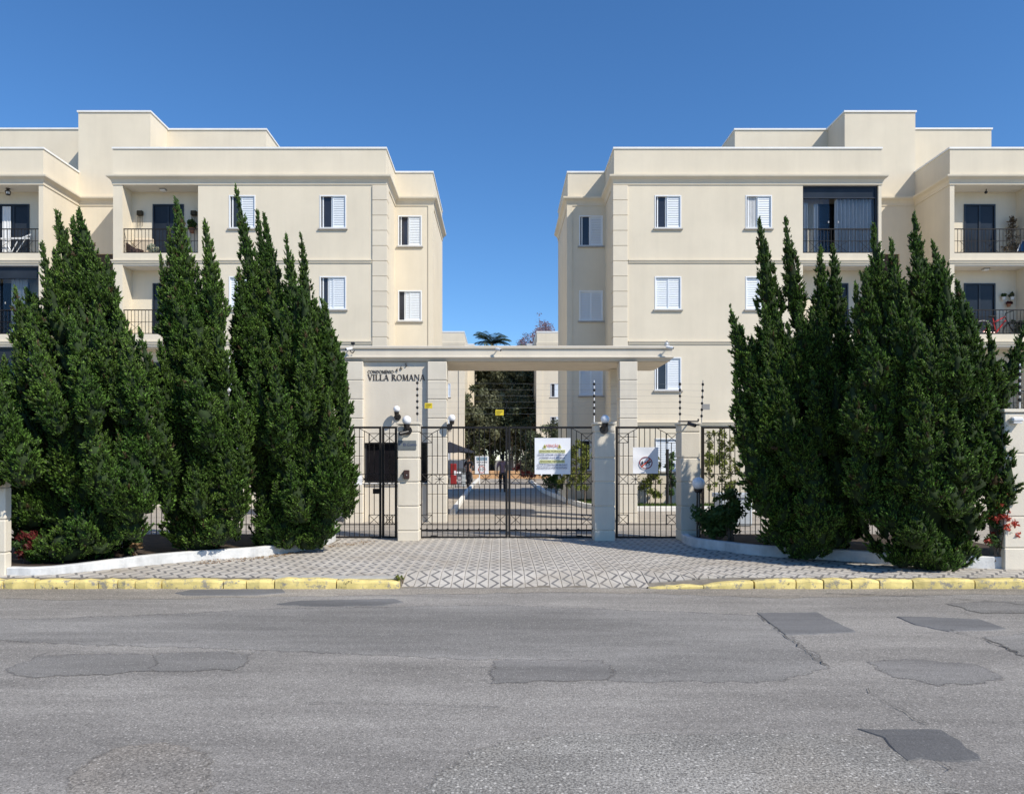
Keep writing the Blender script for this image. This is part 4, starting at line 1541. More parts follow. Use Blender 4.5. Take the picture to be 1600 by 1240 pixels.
YS = YG - .05
bn = thing('gate_banner', (XG(863), YS, PZ(741, YS)), 'white notice banner with red ATENÇÃO heading tied to the driveway gate', 'notice')
sx0, sx1, sz0, sz1 = PX(835.5, YS), PX(891.5, YS), PZ(740.5, YS), PZ(684, YS)
sheet_mesh(sx0, sx1, sz0, sz1, YS, 1, ripple=.003).build('sheet', SIGNW, bn, smooth=True)
cx = (sx0 + sx1) / 2 - .01
YT = YS - .012
font('heading', 'ATENÇÃO', RED, bn, (cx, YT, PZ(696.5, YS)), .078, .001, sx=.72)
for sgn in (-1, 1):
    xx = cx + sgn * .148
    MB().xz([(xx - .04, PZ(700, YS)), (xx + .04, PZ(700, YS)), (xx, PZ(693.5, YS))], YT - .001, YT + .001).build('warning_triangle', OLIVE, bn)
    MB().xz([(xx - .012, PZ(699, YS)), (xx + .012, PZ(699, YS)), (xx, PZ(694.8, YS))], YT - .004, YT - .002).build('triangle_mark', BLK, bn)
for i, (txt, col, py, wd) in enumerate((('SENHORES MORADORES', OLIVE, 704.8, .50), ('FAVOR APAGAR OS FARÓIS E', NAVY, 710.4, .57), ('ACENDER A LUZ INTERNA', NAVY, 715, .52),
                                        ('SENHORES VISITANTES', OLIVE, 720.7, .48), ('FAVOR SE IDENTIFICAR NA SUA E', NAVY, 726.2, .60), ('PERMANECER NO PORTÃO ENTRADA', NAVY, 730.8, .60))):
    if col is OLIVE:
        MB().box(cx - wd / 2 - .01, cx + wd / 2 + .01, YT + .002, YT + .004, PZ(py + 2.4, YS), PZ(py - 2.4, YS)).build('highlight_strip', M('highlight_ink', (.70, .70, .33), .7) if 'highlight_ink' not in bpy.data.materials else bpy.data.materials['highlight_ink'], bn)
    o = font('text_line', txt, BLK if col is OLIVE else col, bn, (cx, YT, PZ(py, YS)), .052, .0008, fit=wd)
for px in (846, 862, 878):
    MB().cbox(PX(px - 1, YS), PX(px + 1, YS), YS - .006, YS + .03, sz0 - .03, sz0 + .01, .002).build('cable_tie', WHITE, bn)
nd_ = thing('dog_notice', (XG(1008), YS, PZ(739, YS)), 'white sheet with a red no dogs circle tied to the pedestrian gate', 'notice')
dx0, dx1, dz0, dz1 = PX(989, YS), PX(1028.5, YS), PZ(739.5, YS), PZ(698.5, YS)
sheet_mesh(dx0, dx1, dz0, dz1, YS, 2, ripple=.004).build('sheet', SIGNW, nd_, smooth=True)
ccx, ccz, rr0 = PX(1009, YS), PZ(722.8, YS), .132
ring = MB()
n = 32
for i in range(n):
    a0, a1 = 2 * math.pi * i / n, 2 * math.pi * (i + 1) / n
    ring.xz([(ccx + rr0 * math.cos(a0), ccz + rr0 * .92 * math.sin(a0)), (ccx + rr0 * math.cos(a1), ccz + rr0 * .92 * math.sin(a1)),
             (ccx + (rr0 - .018) * math.cos(a1), ccz + (rr0 - .018) * .92 * math.sin(a1)), (ccx + (rr0 - .018) * math.cos(a0), ccz + (rr0 - .018) * .92 * math.sin(a0))], YT - .001, YT + .001)
ring.build('red_ring', M('dark_red_print', (.22, .02, .04), .6), nd_)
MB().xz([(ccx - .10, ccz - .075), (ccx - .085, ccz - .092), (ccx + .10, ccz + .075), (ccx + .085, ccz + .092)], YT - .0035, YT - .0015).build('red_slash', RED, nd_)
MB().xz([(ccx - .02, ccz + .02), (ccx - .02, ccz - .005), (ccx + .0, ccz - .02), (ccx + .0, ccz - .05), (ccx + .012, ccz - .05), (ccx + .016, ccz - .015), (ccx + .058, ccz - .01), (ccx + .058, ccz - .05), (ccx + .072, ccz - .05), (ccx + .075, ccz + .005), (ccx + .10, ccz + .01), (ccx + .10, ccz + .03), (ccx + .078, ccz + .045), (ccx + .066, ccz + .02)], YT - .001, YT + .001).build('dog_figure', BLK, nd_)
MB().xz([(ccx - .09, ccz - .03), (ccx - .08, ccz - .045), (ccx - .06, ccz - .04), (ccx - .05, ccz + .0), (ccx - .06, ccz + .035), (ccx - .078, ccz + .035), (ccx - .085, ccz + .01)], YT - .001, YT + .001).build('dog_figure', BLK, nd_)
tag(sheet_mesh(PX(552, YS), PX(566, YS), PZ(757, YS), PZ(742, YS), YS, 3, ripple=.003).build('paper_notice', SIGNW, smooth=True), 'small faded paper notice on the bars of the gate beside the hedge', 'notice')
pq = thing('plaque', (PX(637, YP0), YP0 - .01, PZ(702, YP0)), 'dark slate name plaque on the left gate pillar', 'plaque')
MB().cbox(PX(622, YP0), PX(650.5, YP0), YP0 - .018, YP0 - .002, PZ(702, YP0), PZ(688, YP0), .004).build('slab', SLATE, pq)
font('text_line', 'El Como', NAVY, pq, (PX(641, YP0), YP0 - .021, PZ(694.5, YP0)), .075, .001)
MB().ball((PX(625, YP0), YP0 - .02, PZ(694, YP0)), .012, 8).build('mark', NAVY, pq)
ic = thing('intercom', (PX(635, YP0), YP0 - .01, PZ(748, YP0)), 'brown intercom box with a small hood on the plaque pillar', 'intercom')
MB().cbox(PX(631, YP0), PX(640, YP0), YP0 - .07, YP0 - .002, PZ(748, YP0), PZ(734, YP0), .012).build('body', M('intercom_brown', (.05, .025, .02), .6), ic)
MB().xz([(PX(628, YP0), PZ(740, YP0)), (PX(632, YP0), PZ(742, YP0)), (PX(632, YP0), PZ(735, YP0))], YP0 - .09, YP0 - .02).build('hood', LAMPB, ic)
MB().ball((PX(636, YP0), YP0 - .072, PZ(742, YP0)), .014, 8).build('button', GREYM, ic)

# ---- round globe lamps
def globe_lamp(px, py, r, Y, label, wall_y, drop=.16, side=0.0):
    x, z = PX(px, Y), PZ(py, Y)
    t = thing('globe_lamp', (x, Y, z - r - drop), label, 'globe lamp', 'white globe lamps')
    MB().ball((x, Y, z), r, 20).build('globe', GLOBE, t, smooth=True)
    MB().lathe((x, Y, z - r - .07), [(.03, 0), (.055, .01), (.06, .06), (.07, .085)], 14).build('collar', LAMPB, t, smooth=True)
    b = MB()
    b.tube([(x, Y, z - r - .065), (x, Y, z - r - drop), (x + side, wall_y - .02, z - r - drop - .02)], .014, 8)
    b.build('bracket', LAMPB, t)
    b = MB(); b.rod((x + side, wall_y - .035, z - r - drop), (x + side, wall_y - .002, z - r - drop), .085, 14)
    b.build('wall_rose', LAMPB, t)
    return t


globe_lamp(635.5, 656.5, .088, 14.45, 'white globe lamp on the front of the plaque pillar', YP0, .10)
globe_lamp(945.5, 655, .086, 14.45, 'white globe lamp on the pillar at the right end of the driveway gate', YP0, .10)
globe_lamp(619.7, 639, .085, 18.83, 'white globe lamp on the booth wall under the big lettering', yb, .10)
globe_lamp(706, 653, .09, 18.75, 'white globe lamp on the side of the booth column', YC + .1, .12, -.08)
bo = thing('bollard_lamp', (PX(1091.5, 13.9), 13.9, 0), 'shaded globe lamp on a short dark post in the right planter', 'garden lamp')
z = PZ(755, 13.9); x = PX(1091.5, 13.9)
MB().ball((x, 13.9, z), .118, 20).build('globe', GLOBE, bo, smooth=True)
MB().lathe((x, 13.9, z - .17), [(.05, 0), (.075, .02), (.09, .07)], 14).build('collar', LAMPB, bo)
for dx in (-.022, .022):
    MB().rod((x + dx, 13.9, .0), (x + dx, 13.9, z - .16), .018, 8).build('post', LAMPB, bo)

# ---- cameras
def cctv(px, py, Y, wall_y, label, yaw=30, s=1.0, mat=CAMW):
    x, z = PX(px, Y), PZ(py, Y)
    t = thing('security_camera', (x, wall_y, z), label, 'security camera', 'security cameras')
    d = Vector((math.sin(R(yaw)), -math.cos(R(yaw)), -.25)).normalized()
    c = Vector((x, Y, z))
    MB().rod(c - d * .09 * s, c + d * .09 * s, .036 * s, 12).build('housing', mat, t, smooth=True)
    MB().rod(c + d * .09 * s, c + d * .094 * s, .028 * s, 12).build('lens', RUB, t)
    MB().tube([(x, wall_y - .004, z + .05 * s), (x, wall_y - .06, z + .05 * s), tuple(c - d * .04 * s)], .012 * s, 8).build('bracket', mat, t)
    MB().rod((x, wall_y - .014, z + .05 * s), (x, wall_y - .002, z + .05 * s), .035 * s, 12).build('mount', mat, t)
    return t


YFA = 18.93
cctv(779, 546, 18.76, YFA, 'security camera at the middle of the canopy fascia', 40)
cctv(1046.5, 543, 18.76, YFA, 'security camera on the canopy fascia near its right end', 60)
cctv(545, 545, 18.76, YFA, 'security camera at the left end of the canopy beside the hedge', -40)
cctv(631, 676, 14.45, YP0, 'dark security camera under the lamp of the plaque pillar', -60, 1.0, LAMPB)
cctv(1081, 663, 14.4, YP0, 'dark security camera on the last pillar beside the bracket arm', 30, 1.0, LAMPB)
fl = thing('roof_camera', (PX(1045.5, 18.7), 18.95, 4.37), 'small arched camera standing on top of the canopy right end', 'security camera')
MB().tube([(PX(1042.5, 18.7), 18.95, 4.37), (PX(1042.8, 18.7), 18.95, 4.46), (PX(1045.5, 18.7), 18.95, 4.51), (PX(1048.5, 18.7), 18.95, 4.46), (PX(1049, 18.7), 18.95, 4.37)], .014, 8).build('arch', GREYM, fl)
MB().ball((PX(1045.5, 18.7), 18.95, 4.44), .04, 10).build('dome', CAMW, fl)
bk = thing('bracket_arm', (PX(1080, 14.8), 14.8, 2.29), 'short dark pipe bracket lying across the top of the last pillar', 'bracket')
MB().tube([(PX(1060, 14.8), 14.8, 2.31), (PX(1091, 14.8), 14.8, 2.31), (PX(1091, 14.8), 14.8, 2.36)], .016, 8).build('pipe', LAMPB, bk)
c2 = thing('ornate_bracket', (PX(554, 18.4), 18.86, 4.1), 'dark scroll shaped hook on the canopy fascia near the hedge', 'hook')
sc_ = [(PX(547 + 7 * t / 8, 18.86), 18.86, PZ(544 + 4 * math.sin(t / 8 * 3.1), 18.5)) for t in range(9)]
MB().tube(sc_, .013, 6).build('scroll', LAMPB, c2)
fl2 = thing('floodlight', (PX(548, 18.7), 18.95, 4.39), 'small dark floodlight standing on the canopy near the hedge', 'floodlight')
MB().cbox(PX(545.5, 18.7), PX(551.5, 18.7), 18.91, 18.99, 4.42, 4.49, .01).build('head', LAMPB, fl2)
MB().rod((PX(548.5, 18.7), 18.95, 4.37), (PX(548.5, 18.7), 18.95, 4.42), .012, 6).build('stem', LAMPB, fl2)

# ================================================================== PLANTERS AND END WALLS
def planter(path, hts, label, bed):
    """low white wall along a plan path; bed polygon is the soil behind it"""
    w = .13
    n = len(path)
    b = MB()
    rings = []
    for i in range(n):
        a, c = Vector(path[max(i - 1, 0)]), Vector(path[min(i + 1, n - 1)])
        d = (c - a).normalized()
        nn = Vector((-d.y, d.x))      # towards the bed
        p = Vector(path[i])
        z = hts[i]
        rings.append([(p.x, p.y, -.03), (p.x, p.y, z - .012), (p.x + nn.x * .012, p.y + nn.y * .012, z), (p.x + nn.x * (w - .012), p.y + nn.y * (w - .012), z), (p.x + nn.x * w, p.y + nn.y * w, z - .012), (p.x + nn.x * w, p.y + nn.y * w, -.03)])
    k = 6
    b.add([p for r_ in rings for p in r_], [(i * k + a, i * k + (a + 1) % k, (i + 1) * k + (a + 1) % k, (i + 1) * k + a) for i in range(n - 1) for a in range(k)] + [tuple(range(k - 1, -1, -1)), tuple((n - 1) * k + a for a in range(k))])
    t = thing('planter_wall', (path[n // 2][0], path[n // 2][1], 0), label, 'planter')
    b.build('wall', WPAINT, t)
    s = MB(); s.prism(bed, -.03, .09); s.build('soil', SOIL, t)
    return t


def smooth_path(P, n=5):
    out = []
    for i in range(len(P) - 1):
        p0, p1, p2, p3 = [Vector(P[max(0, min(len(P) - 1, i + k))]) for k in (-1, 0, 1, 2)]
        for s in range(n):
            t = s / n
            out.append(tuple(.5 * ((2 * p1) + (-p0 + p2) * t + (2 * p0 - 5 * p1 + 4 * p2 - p3) * t * t + (-p0 + 3 * p1 - 3 * p2 + p3) * t ** 3)))
    return out + [tuple(P[-1])]


lw = smooth_path(LW[1:-1])
hl = [.10 + .05 * min(1, (p[1] - 10.3) / 1.0) + .24 * max(0, (p[1] - 13.2) / 1.6) ** 1.3 for p in lw]
planter(lw, hl, 'low white painted planter wall curving below the left hedge', [(p[0] - .05, p[1] + .06) for p in lw] + [(-3.3, 15.05), (-8.5, 15.05), (-8.5, 10.5)])
rw = smooth_path(RW)
hr = [.14 + .03 * min(1, (15 - p[1]) / 3) for p in rw]
planter(rw, hr, 'low white painted planter wall curving below the right hedge', [(p[0] + .06, p[1] + .06) for p in rw] + [(8.5, 11.1), (8.5, 15.05), (3.7, 15.05)])


def end_wall(x0, x1, y0, y1, label, zt=2.30):
    t = thing('boundary_wall', ((x0 + x1) / 2, (y0 + y1) / 2, 0), label, 'boundary wall')
    MB().box(x0 + .014, x1 - .014, y0 + .014, y1 - .014, -.15, zt - .06).build('core', PORT, t)
    zs = [zt - .05, 1.66, 1.20, .755, .305, -.15]
    for i in range(5):
        MB().cbox(x0, x1, y0, y1, zs[i + 1] + .009, zs[i] - .007, .010).build('block', PORT_Q, t)
    MB().cbox(x0 - .025, x1 + .025, y0 - .025, y1 + .025, zt - .048, zt, .008).build('coping', PORT_Q, t)
    return t


end_wall(PX(1570, 10.9), 16, 10.9, 11.25, 'grooved cream boundary wall at the right end of the planter')
end_wall(-16, PX(8, 10.35), 10.35, 10.49, 'grooved cream boundary wall end shaded by the hedge at the far left')
t, *_ = electric_post(1593.5, 568, 638, 11.05, 'white and black electric fence post on the right boundary wall')
wl_ = thing('wall_light', (PX(1586, 10.85), 10.9, PZ(660, 10.85)), 'white bulkhead light on the right boundary wall', 'wall light')
MB().cbox(PX(1579, 10.85), PX(1597, 10.85), 10.80, 10.898, PZ(659, 10.85), PZ(651.5, 10.85), .02).build('housing', CAMW, wl_)
MB().cbox(PX(1581, 10.85), PX(1595, 10.85), 10.81, 10.895, PZ(661.5, 10.85), PZ(659.3, 10.85), .008).build('diffuser', GLOBE, wl_)
tag(MB().cbox(PX(1321, 14.2), PX(1330.5, 14.2), 14.2, 14.3, .0, PZ(803, 14.2), .01).build('marker_post', GREENP), 'pale green marker post standing under the right hedge', 'post')
pb = thing('plant_tub', (PX(1143, 18.0), 18.0, 0), 'pale grey rectangular plant tub behind the right fence', 'plant tub')
b = MB(); b.cbox(PX(1121, 18), PX(1169, 18), 17.7, 18.3, 0, PZ(776, 18), .03); b.build('tub', PLANTC, pb)
MB().cbox(PX(1118, 18), PX(1172, 18), 17.66, 18.34, PZ(777, 18), PZ(770, 18), .02).build('rim', PLANTC, pb)
# ================================================================== CONIFERS (twisted juniper columns)
def make_sprig(seed, nt=12):
    """unit sprig along +z: slim lumpy body and spiky scale-leaf tufts"""
    r = np.random.default_rng(seed)
    prof = lambda t: np.where(t < .3, np.sqrt(np.clip(1 - ((.3 - t) / .3) ** 2, 0, 1)), (1 - np.clip((t - .3) / .7, 0, 1)) ** .8)
    k, m_ = 3, 4
    tt = np.array([.03, .36, .95]); aa = np.arange(m_) * 2 * np.pi / m_
    Tt, Aa = np.meshgrid(tt, aa, indexing='ij')
    rad = .5 * .72 * prof(Tt) * r.uniform(.75, 1.15, Tt.shape)
    V = np.stack([np.cos(Aa) * rad, np.sin(Aa) * rad, Tt], -1).reshape(-1, 3)
    T = []
    for i in range(k - 1):
        for j in range(m_):
            p, q, u, v = i * m_ + j, i * m_ + (j + 1) % m_, (i + 1) * m_ + (j + 1) % m_, (i + 1) * m_ + j
            T += [(p, q, u), (p, u, v)]
    ti = [0.0] * len(T)
    t = r.random(nt) ** .85; a = r.uniform(0, 2 * np.pi, nt)
    rr_ = .5 * prof(t) * r.uniform(.6, 1.0, nt)
    P = np.stack([np.cos(a) * rr_, np.sin(a) * rr_, t], 1)
    d = np.stack([np.cos(a) * (1.0 - .5 * t), np.sin(a) * (1.0 - .5 * t), .62 + 0 * t], 1) + r.normal(0, .28, (nt, 3))
    d /= np.linalg.norm(d, axis=1)[:, None]
    ln = r.uniform(.18, .34, nt); wd = r.uniform(.09, .14, nt)
    u = np.cross(d, r.normal(size=(nt, 3))); u /= np.linalg.norm(u, axis=1)[:, None]
    v = np.cross(d, u)
    Q = P - d * (ln * .3)[:, None]
    TV = np.stack([Q + u * wd[:, None], Q + v * wd[:, None] * .7, Q - u * wd[:, None], P + d * ln[:, None]], 1).reshape(-1, 3)
    i4 = np.arange(nt)[:, None] * 4 + len(V)
    TT = np.stack([i4 + [0, 1, 3], i4 + [1, 2, 3]], 1).reshape(-1, 3)
    return np.concatenate([V, TV]), np.concatenate([np.array(T), TT]), np.concatenate([ti, np.repeat(.25 + .35 * r.random(nt) + .2 * t, 2)])


SPRIGS = [make_sprig(300 + i) for i in range(14)]


def plume_prof(t):
    t = np.clip(t, 0, 1)
    return np.where(t < .28, np.sqrt(np.clip(1 - ((.28 - t) / .28) ** 2, 0, 1)), (1 - np.clip((t - .28) / .72, 0, 1)) ** .85)


def plume_body(base, tip, w, dep, bend, out, dens, fine=1.0, back=.3, outw=.0):
    """flame-shaped plume: opaque inner body appended to out['B'], sprig placements appended to out['S']"""
    base, tip = np.array(base, float), np.array(tip, float)
    ax = tip - base
    L = np.linalg.norm(ax); ax /= L
    side = np.cross(ax, [0, 1, 0]); side /= np.linalg.norm(side)
    fr = np.cross(side, ax)
    bend = np.array(bend)
    axis = lambda t: base + np.outer(t, tip - base) + np.outer(np.sin(np.pi * t), bend)
    ph = rng.uniform(0, 6.28, 3)
    lump = lambda t, a: 1 + .20 * np.sin(2 * a + 11 * t * max(.7, L) + ph[0]) + .14 * np.sin(3 * a - 19 * t * max(.7, L) + ph[1])
    nt, na = 10, 8
    Tt, Aa = np.meshgrid(np.linspace(.01, .95, nt), np.arange(na) * 2 * np.pi / na, indexing='ij')
    r = plume_prof(Tt) * .56 * lump(Tt, Aa)
    V = axis(Tt.ravel()) + (np.cos(Aa) * r * w / 2).ravel()[:, None] * side + (np.sin(Aa) * r * dep / 2).ravel()[:, None] * fr
    T = []
    for i in range(nt - 1):
        for j in range(na):
            p, q, u, v = i * na + j, i * na + (j + 1) % na, (i + 1) * na + (j + 1) % na, (i + 1) * na + j
            T += [(p, q, u), (p, u, v)]
    out['B'].append((V, np.array(T)))
    n = int(dens * max(9, L * (w + dep) * 1.0 / (.0049 * fine)))
    t = rng.random(n * 3)
    t = t[rng.random(n * 3) < plume_prof(t) * .8 + .2][:n]; n = len(t)
    a = rng.uniform(0, 2 * np.pi, n)
    rad = np.cos(a)[:, None] * side * (w / 2) + np.sin(a)[:, None] * fr * (dep / 2)
    rn = rad / np.linalg.norm(rad, axis=1)[:, None]
    P = axis(t) + rad * (plume_prof(t) * lump(t, a) * .74)[:, None]
    keep = (rn[:, 1] < .25) | (rng.random(n) < back)
    d = ax * (.9 - outw) + rn * (.50 + outw - (.28 + outw) * t)[:, None] + rng.normal(0, .17, (n, 3))
    d /= np.linalg.norm(d, axis=1)[:, None]
    ln = rng.uniform(.070, .140, n) * (.65 + .45 * plume_prof(t)) * fine ** .3
    tb = rng.random() * .45
    out['S'].append((P[keep], d[keep], ln[keep], np.clip(tb + .5 * rng.random(n) + .1 * t, 0, 1)[keep]))
    # pointed end
    m_ = 4
    tt = rng.uniform(.84, .99, m_)
    out['S'].append((axis(tt), np.repeat(ax[None], m_, 0) + rng.normal(0, .10, (m_, 3)), rng.uniform(.09, .16, m_) * min(1, L), np.full(m_, .6)))


def sprig_mesh(out):
    V, T, I = [], [], []
    nv = 0
    for (v, t) in out['B']:
        V.append(v); T.append(t + nv); I.append(np.zeros(len(t))); nv += len(v)
    P = np.concatenate([q[0] for q in out['S']]); D = np.concatenate([q[1] for q in out['S']])
    Ln = np.concatenate([q[2] for q in out['S']]); Ti = np.concatenate([q[3] for q in out['S']])
    D /= np.linalg.norm(D, axis=1)[:, None]
    which = rng.integers(0, len(SPRIGS), len(P))
    for k, (sv, st, si) in enumerate(SPRIGS):
        m_ = which == k
        n = int(m_.sum())
        if not n:
            continue
        p, d, l, tb = P[m_], D[m_], Ln[m_], Ti[m_]
        x = np.cross(d, rng.normal(size=(n, 3))); x /= np.linalg.norm(x, axis=1)[:, None]
        y = np.cross(d, x)
        wd = l * rng.uniform(.50, .72, n)
        v = p[:, None, :] + x[:, None, :] * (sv[None, :, 0] * wd[:, None])[..., None] + y[:, None, :] * (sv[None, :, 1] * wd[:, None])[..., None] + d[:, None, :] * ((sv[None, :, 2] - .15) * l[:, None])[..., None]
        V.append(v.reshape(-1, 3))
        T.append((st[None] + (np.arange(n) * len(sv))[:, None, None] + nv).reshape(-1, 3)); nv += n * len(sv)
        I.append(np.where(si[None] == 0, 0, np.clip(si[None] * .75 + tb[:, None] * .6 - .1, 0, 1)).ravel())
    nb = sum(len(t) for v, t in out['B'])
    T = np.concatenate(T)
    mi = np.zeros(len(T), np.int32); mi[:nb] = 1  # plume bodies take the dark colour painted for hollow shade
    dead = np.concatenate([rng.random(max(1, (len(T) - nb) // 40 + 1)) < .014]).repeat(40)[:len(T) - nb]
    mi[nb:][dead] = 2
    return np.concatenate(V), T, np.concatenate(I), mi


TRI = 0


def conifer(label, Yc, hull, spires, nfill, lean, depth_half, seed, fill_top, dens=1.0):
    global rng, TRI
    rng = np.random.default_rng(seed)
    ys = np.array([h_[0] for h_ in hull], float)
    xl = np.array([h_[1] for h_ in hull], float); xr = np.array([h_[2] for h_ in hull], float)
    x0, z0 = PX((xl[-1] + xr[-1]) / 2, Yc), .08
    t = thing('juniper_tree', (x0, Yc, z0), label, 'conifer', 'tall junipers in the two planters')
    out = {'B': [], 'S': []}
    for sp in spires:
        tx, ty, bx, by, w = sp[:5]
        mid = by * .6 + ty * .4
        a, c = np.interp(mid, ys, xl), np.interp(mid, ys, xr)
        half = max(20, (c - a) / 2)
        u = np.clip(((tx + bx) / 2 - (a + c) / 2) / half, -1, 1)
        front = np.clip((mid - fill_top + 90) / 200, .12, 1)
        yo = sp[5] if len(sp) > 5 else -min(depth_half, half * Yc / F * 1.15) * math.sqrt(1 - .9 * u * u) * front * rng.uniform(.58, 1.04)
        Y = Yc + yo
        Yt = Y + .10 * front
        ww = w * (1.18 - .28 * front) * Y / F
        plume_body((PX(bx, Y), Y, PZ(by, Y)), (PX(tx, Yt), Yt, PZ(ty, Yt)), ww, ww * .95, (rng.uniform(-.02, .02), 0, 0), out, 1.30 * dens, 1.0, .12 + .3 * (1 - front), .28 * front)
    lobes = []
    for stage, cnt in ((0, int(nfill * .30)), (1, int(nfill * .45))):
        k = tries = 0
        while k < cnt and tries < cnt * 60:
            tries += 1
            if stage == 0 or not lobes:
                py = fill_top + (ys[-1] + 4 - fill_top) * rng.random() ** .8
                u = rng.uniform(-1, 1)
                fr_ = -1 if rng.random() < .30 else 1
            else:
                py, u, fr_ = lobes[rng.integers(len(lobes))][:3]
                py += rng.normal(0, 34); u = np.clip(u + rng.normal(0, .22), -1, 1)
            a, c = np.interp(py, ys, xl), np.interp(py, ys, xr)
            half = (c - a) / 2
            if half < 12:
                continue
            grow = np.clip((py - fill_top) / 120, .25, 1)
            dh = min(depth_half, half * Yc / F * 1.1) * (.55 + .45 * grow)
            dd = math.sqrt(max(0, 1 - u * u))
            Y = Yc + fr_ * dh * dd * (rng.uniform(.72, 1.0) if fr_ > 0 else rng.uniform(.25, .6))
            s = Y / F
            low = np.clip((py - fill_top) / (ys[-1] - fill_top), 0, 1)
            if stage == 0:
                lw_ = rng.uniform(.75, 1.45) * (1 - .38 * low)
                pw = min(rng.uniform(.40, .64) * (1 + .25 * low), half * 1.5 * s)
            else:
                lw_ = rng.uniform(.35, .80); pw = min(rng.uniform(.15, .27), half * 1.2 * s)
            px = (a + c) / 2 + u * max(2, half - pw / s * .48)
            b_ = np.array([PX(px, Y), Y, PZ(py, Y)])
            if stage == 0 and any(np.linalg.norm((b_ - q[3]) * [1, .8, .60]) < .45 for q in lobes):
                continue
            dirv = np.array([lean * rng.uniform(.5, 1.5) + .22 * u + rng.normal(0, .08), .16 * fr_ * dd + rng.normal(0, .06), 1.0]); dirv /= np.linalg.norm(dirv)
            ok = False
            for q in (1.0, .75, .5):
                tp = b_ + dirv * lw_ * q
                pt = 715 - (tp[2] - EYE) / s; pxt = tp[0] / s + 782
                if pt > fill_top - 60 and np.interp(pt, ys, xl) - 3 < pxt < np.interp(pt, ys, xr) + 3:
                    ok = True
                    break
            if not ok:
                continue
            if stage == 0:
                lobes.append((py - .3 * lw_ / s, u, fr_, b_))
            plume_body(b_ - dirv * lw_ * .25, tp, pw, pw * rng.uniform(.8, 1.0), (rng.uniform(-.06, .06), 0, 0), out, dens * .62, 1.2, 1.0)
            k += 1
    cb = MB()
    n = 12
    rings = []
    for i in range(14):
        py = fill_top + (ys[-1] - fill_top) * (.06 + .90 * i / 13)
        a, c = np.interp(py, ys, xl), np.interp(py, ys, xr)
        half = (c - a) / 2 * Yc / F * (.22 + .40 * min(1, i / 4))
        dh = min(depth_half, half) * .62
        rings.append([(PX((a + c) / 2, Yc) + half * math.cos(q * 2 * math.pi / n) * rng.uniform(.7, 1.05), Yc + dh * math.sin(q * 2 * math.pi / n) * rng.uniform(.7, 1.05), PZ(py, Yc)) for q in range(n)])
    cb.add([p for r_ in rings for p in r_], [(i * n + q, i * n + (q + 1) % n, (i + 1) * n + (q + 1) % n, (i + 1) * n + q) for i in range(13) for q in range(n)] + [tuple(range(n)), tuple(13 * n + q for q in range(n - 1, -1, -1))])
    cb.build('shade_core', CORE, t)  # solid hull added to block light, coloured dark as the crown's inner shade
    tk = MB()
    for i in range(4):
        xx = x0 + rng.uniform(-.18, .18)
        tk.tube([(xx, Yc + rng.uniform(-.1, .1), z0 - .03), (xx + rng.uniform(-.1, .1), Yc, 1.0), (PX((xl[4] + xr[4]) / 2, Yc) + rng.uniform(-.2, .2), Yc, 2.4)], [.07, .05, .03], 7)
    tk.build('trunk', BARK, t)
    V, T, I, mi = sprig_mesh(out)
    TRI += len(T)
    V[:, 2] = np.maximum(V[:, 2], .012)
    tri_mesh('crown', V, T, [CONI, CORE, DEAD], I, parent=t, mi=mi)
    return t


L1_h = [(335, 84, 100), (360, 86, 132), (400, 66, 152), (450, 30, 168), (500, 26, 190), (550, 18, 216), (600, 2, 240), (650, -12, 255), (700, -12, 260), (750, 0, 256), (800, 12, 250), (845, 22, 232), (882, 36, 196)]
L1_s = [(86,624,113,776,69),(185,683,210,817,79),(137,666,172,776,62),(10,611,38,762,79),(41,741,54,824,86),(103,813,106,877,106),(117,783,141,851,62),(148,652,165,734,52),(113,501,148,652,58),(158,487,173,604,45),(196,515,227,666,44),(220,521,249,645,32),(206,611,240,728,48),(244,611,264,762,44),(55,542,82,652,55),(24,453,41,556,33),(52,466,63,556,30),(24,535,41,624,40),(89,329,131,494,40),(113,343,146,494,36),(122,326,166,494,38),(65,384,96,515,29),(84,391,98,494,23),(168,405,173,494,32),(69,583,96,679,55),(110,707,131,789,62),(165,721,180,803,62),(206,776,206,844,55),(220,721,230,803,41),(41,679,62,755,55),(199,666,213,734,41),(7,556,17,638,34),(-14,638,-3,748,55),(69,831,65,880,69),(158,824,155,865,69),(131,570,151,666,55),(182,576,199,666,44),(258,707,260,803,32),(3,600,12,715,64,-1.5),(16,640,40,760,80,-1.5),(-22,640,-10,765,74,-1.45)]
conifer('broad juniper at the far left with clustered spiky tips, beside the end wall', 11.7, L1_h, L1_s, 150, -.26, 1.22, 11, 500)
L2_h = [(306, 275, 281), (350, 266, 292), (400, 252, 332), (450, 254, 342), (500, 250, 354), (550, 238, 362), (600, 236, 375), (650, 244, 385), (700, 242, 392), (750, 240, 392), (800, 250, 388), (840, 264, 374), (866, 284, 350)]
L2_s = [(275,312,297,515,41),(264,357,280,515,33),(251,405,267,515,23),(269,394,284,563,38),(320,346,342,528,37),(309,418,316,508,16),(247,487,260,528,16),(251,535,275,673,55),(295,549,330,686,62),(333,597,364,755,65),(347,666,372,810,63),(295,666,340,783,72),(275,769,295,855,86),(333,762,345,851,82),(302,721,317,810,65),(361,570,385,700,44),(302,480,319,590,48),(337,501,352,611,41),(275,480,289,583,44),(254,624,271,728,52),(264,693,278,783,55),(313,611,330,707,55),(371,652,382,762,37),(309,803,316,859,82),(282,583,302,673,48)]
conifer('narrow juniper with one tall pointed tip reaching the top balcony, between two broader ones', 12.55, L2_h, L2_s, 100, -.22, .98, 12, 500)
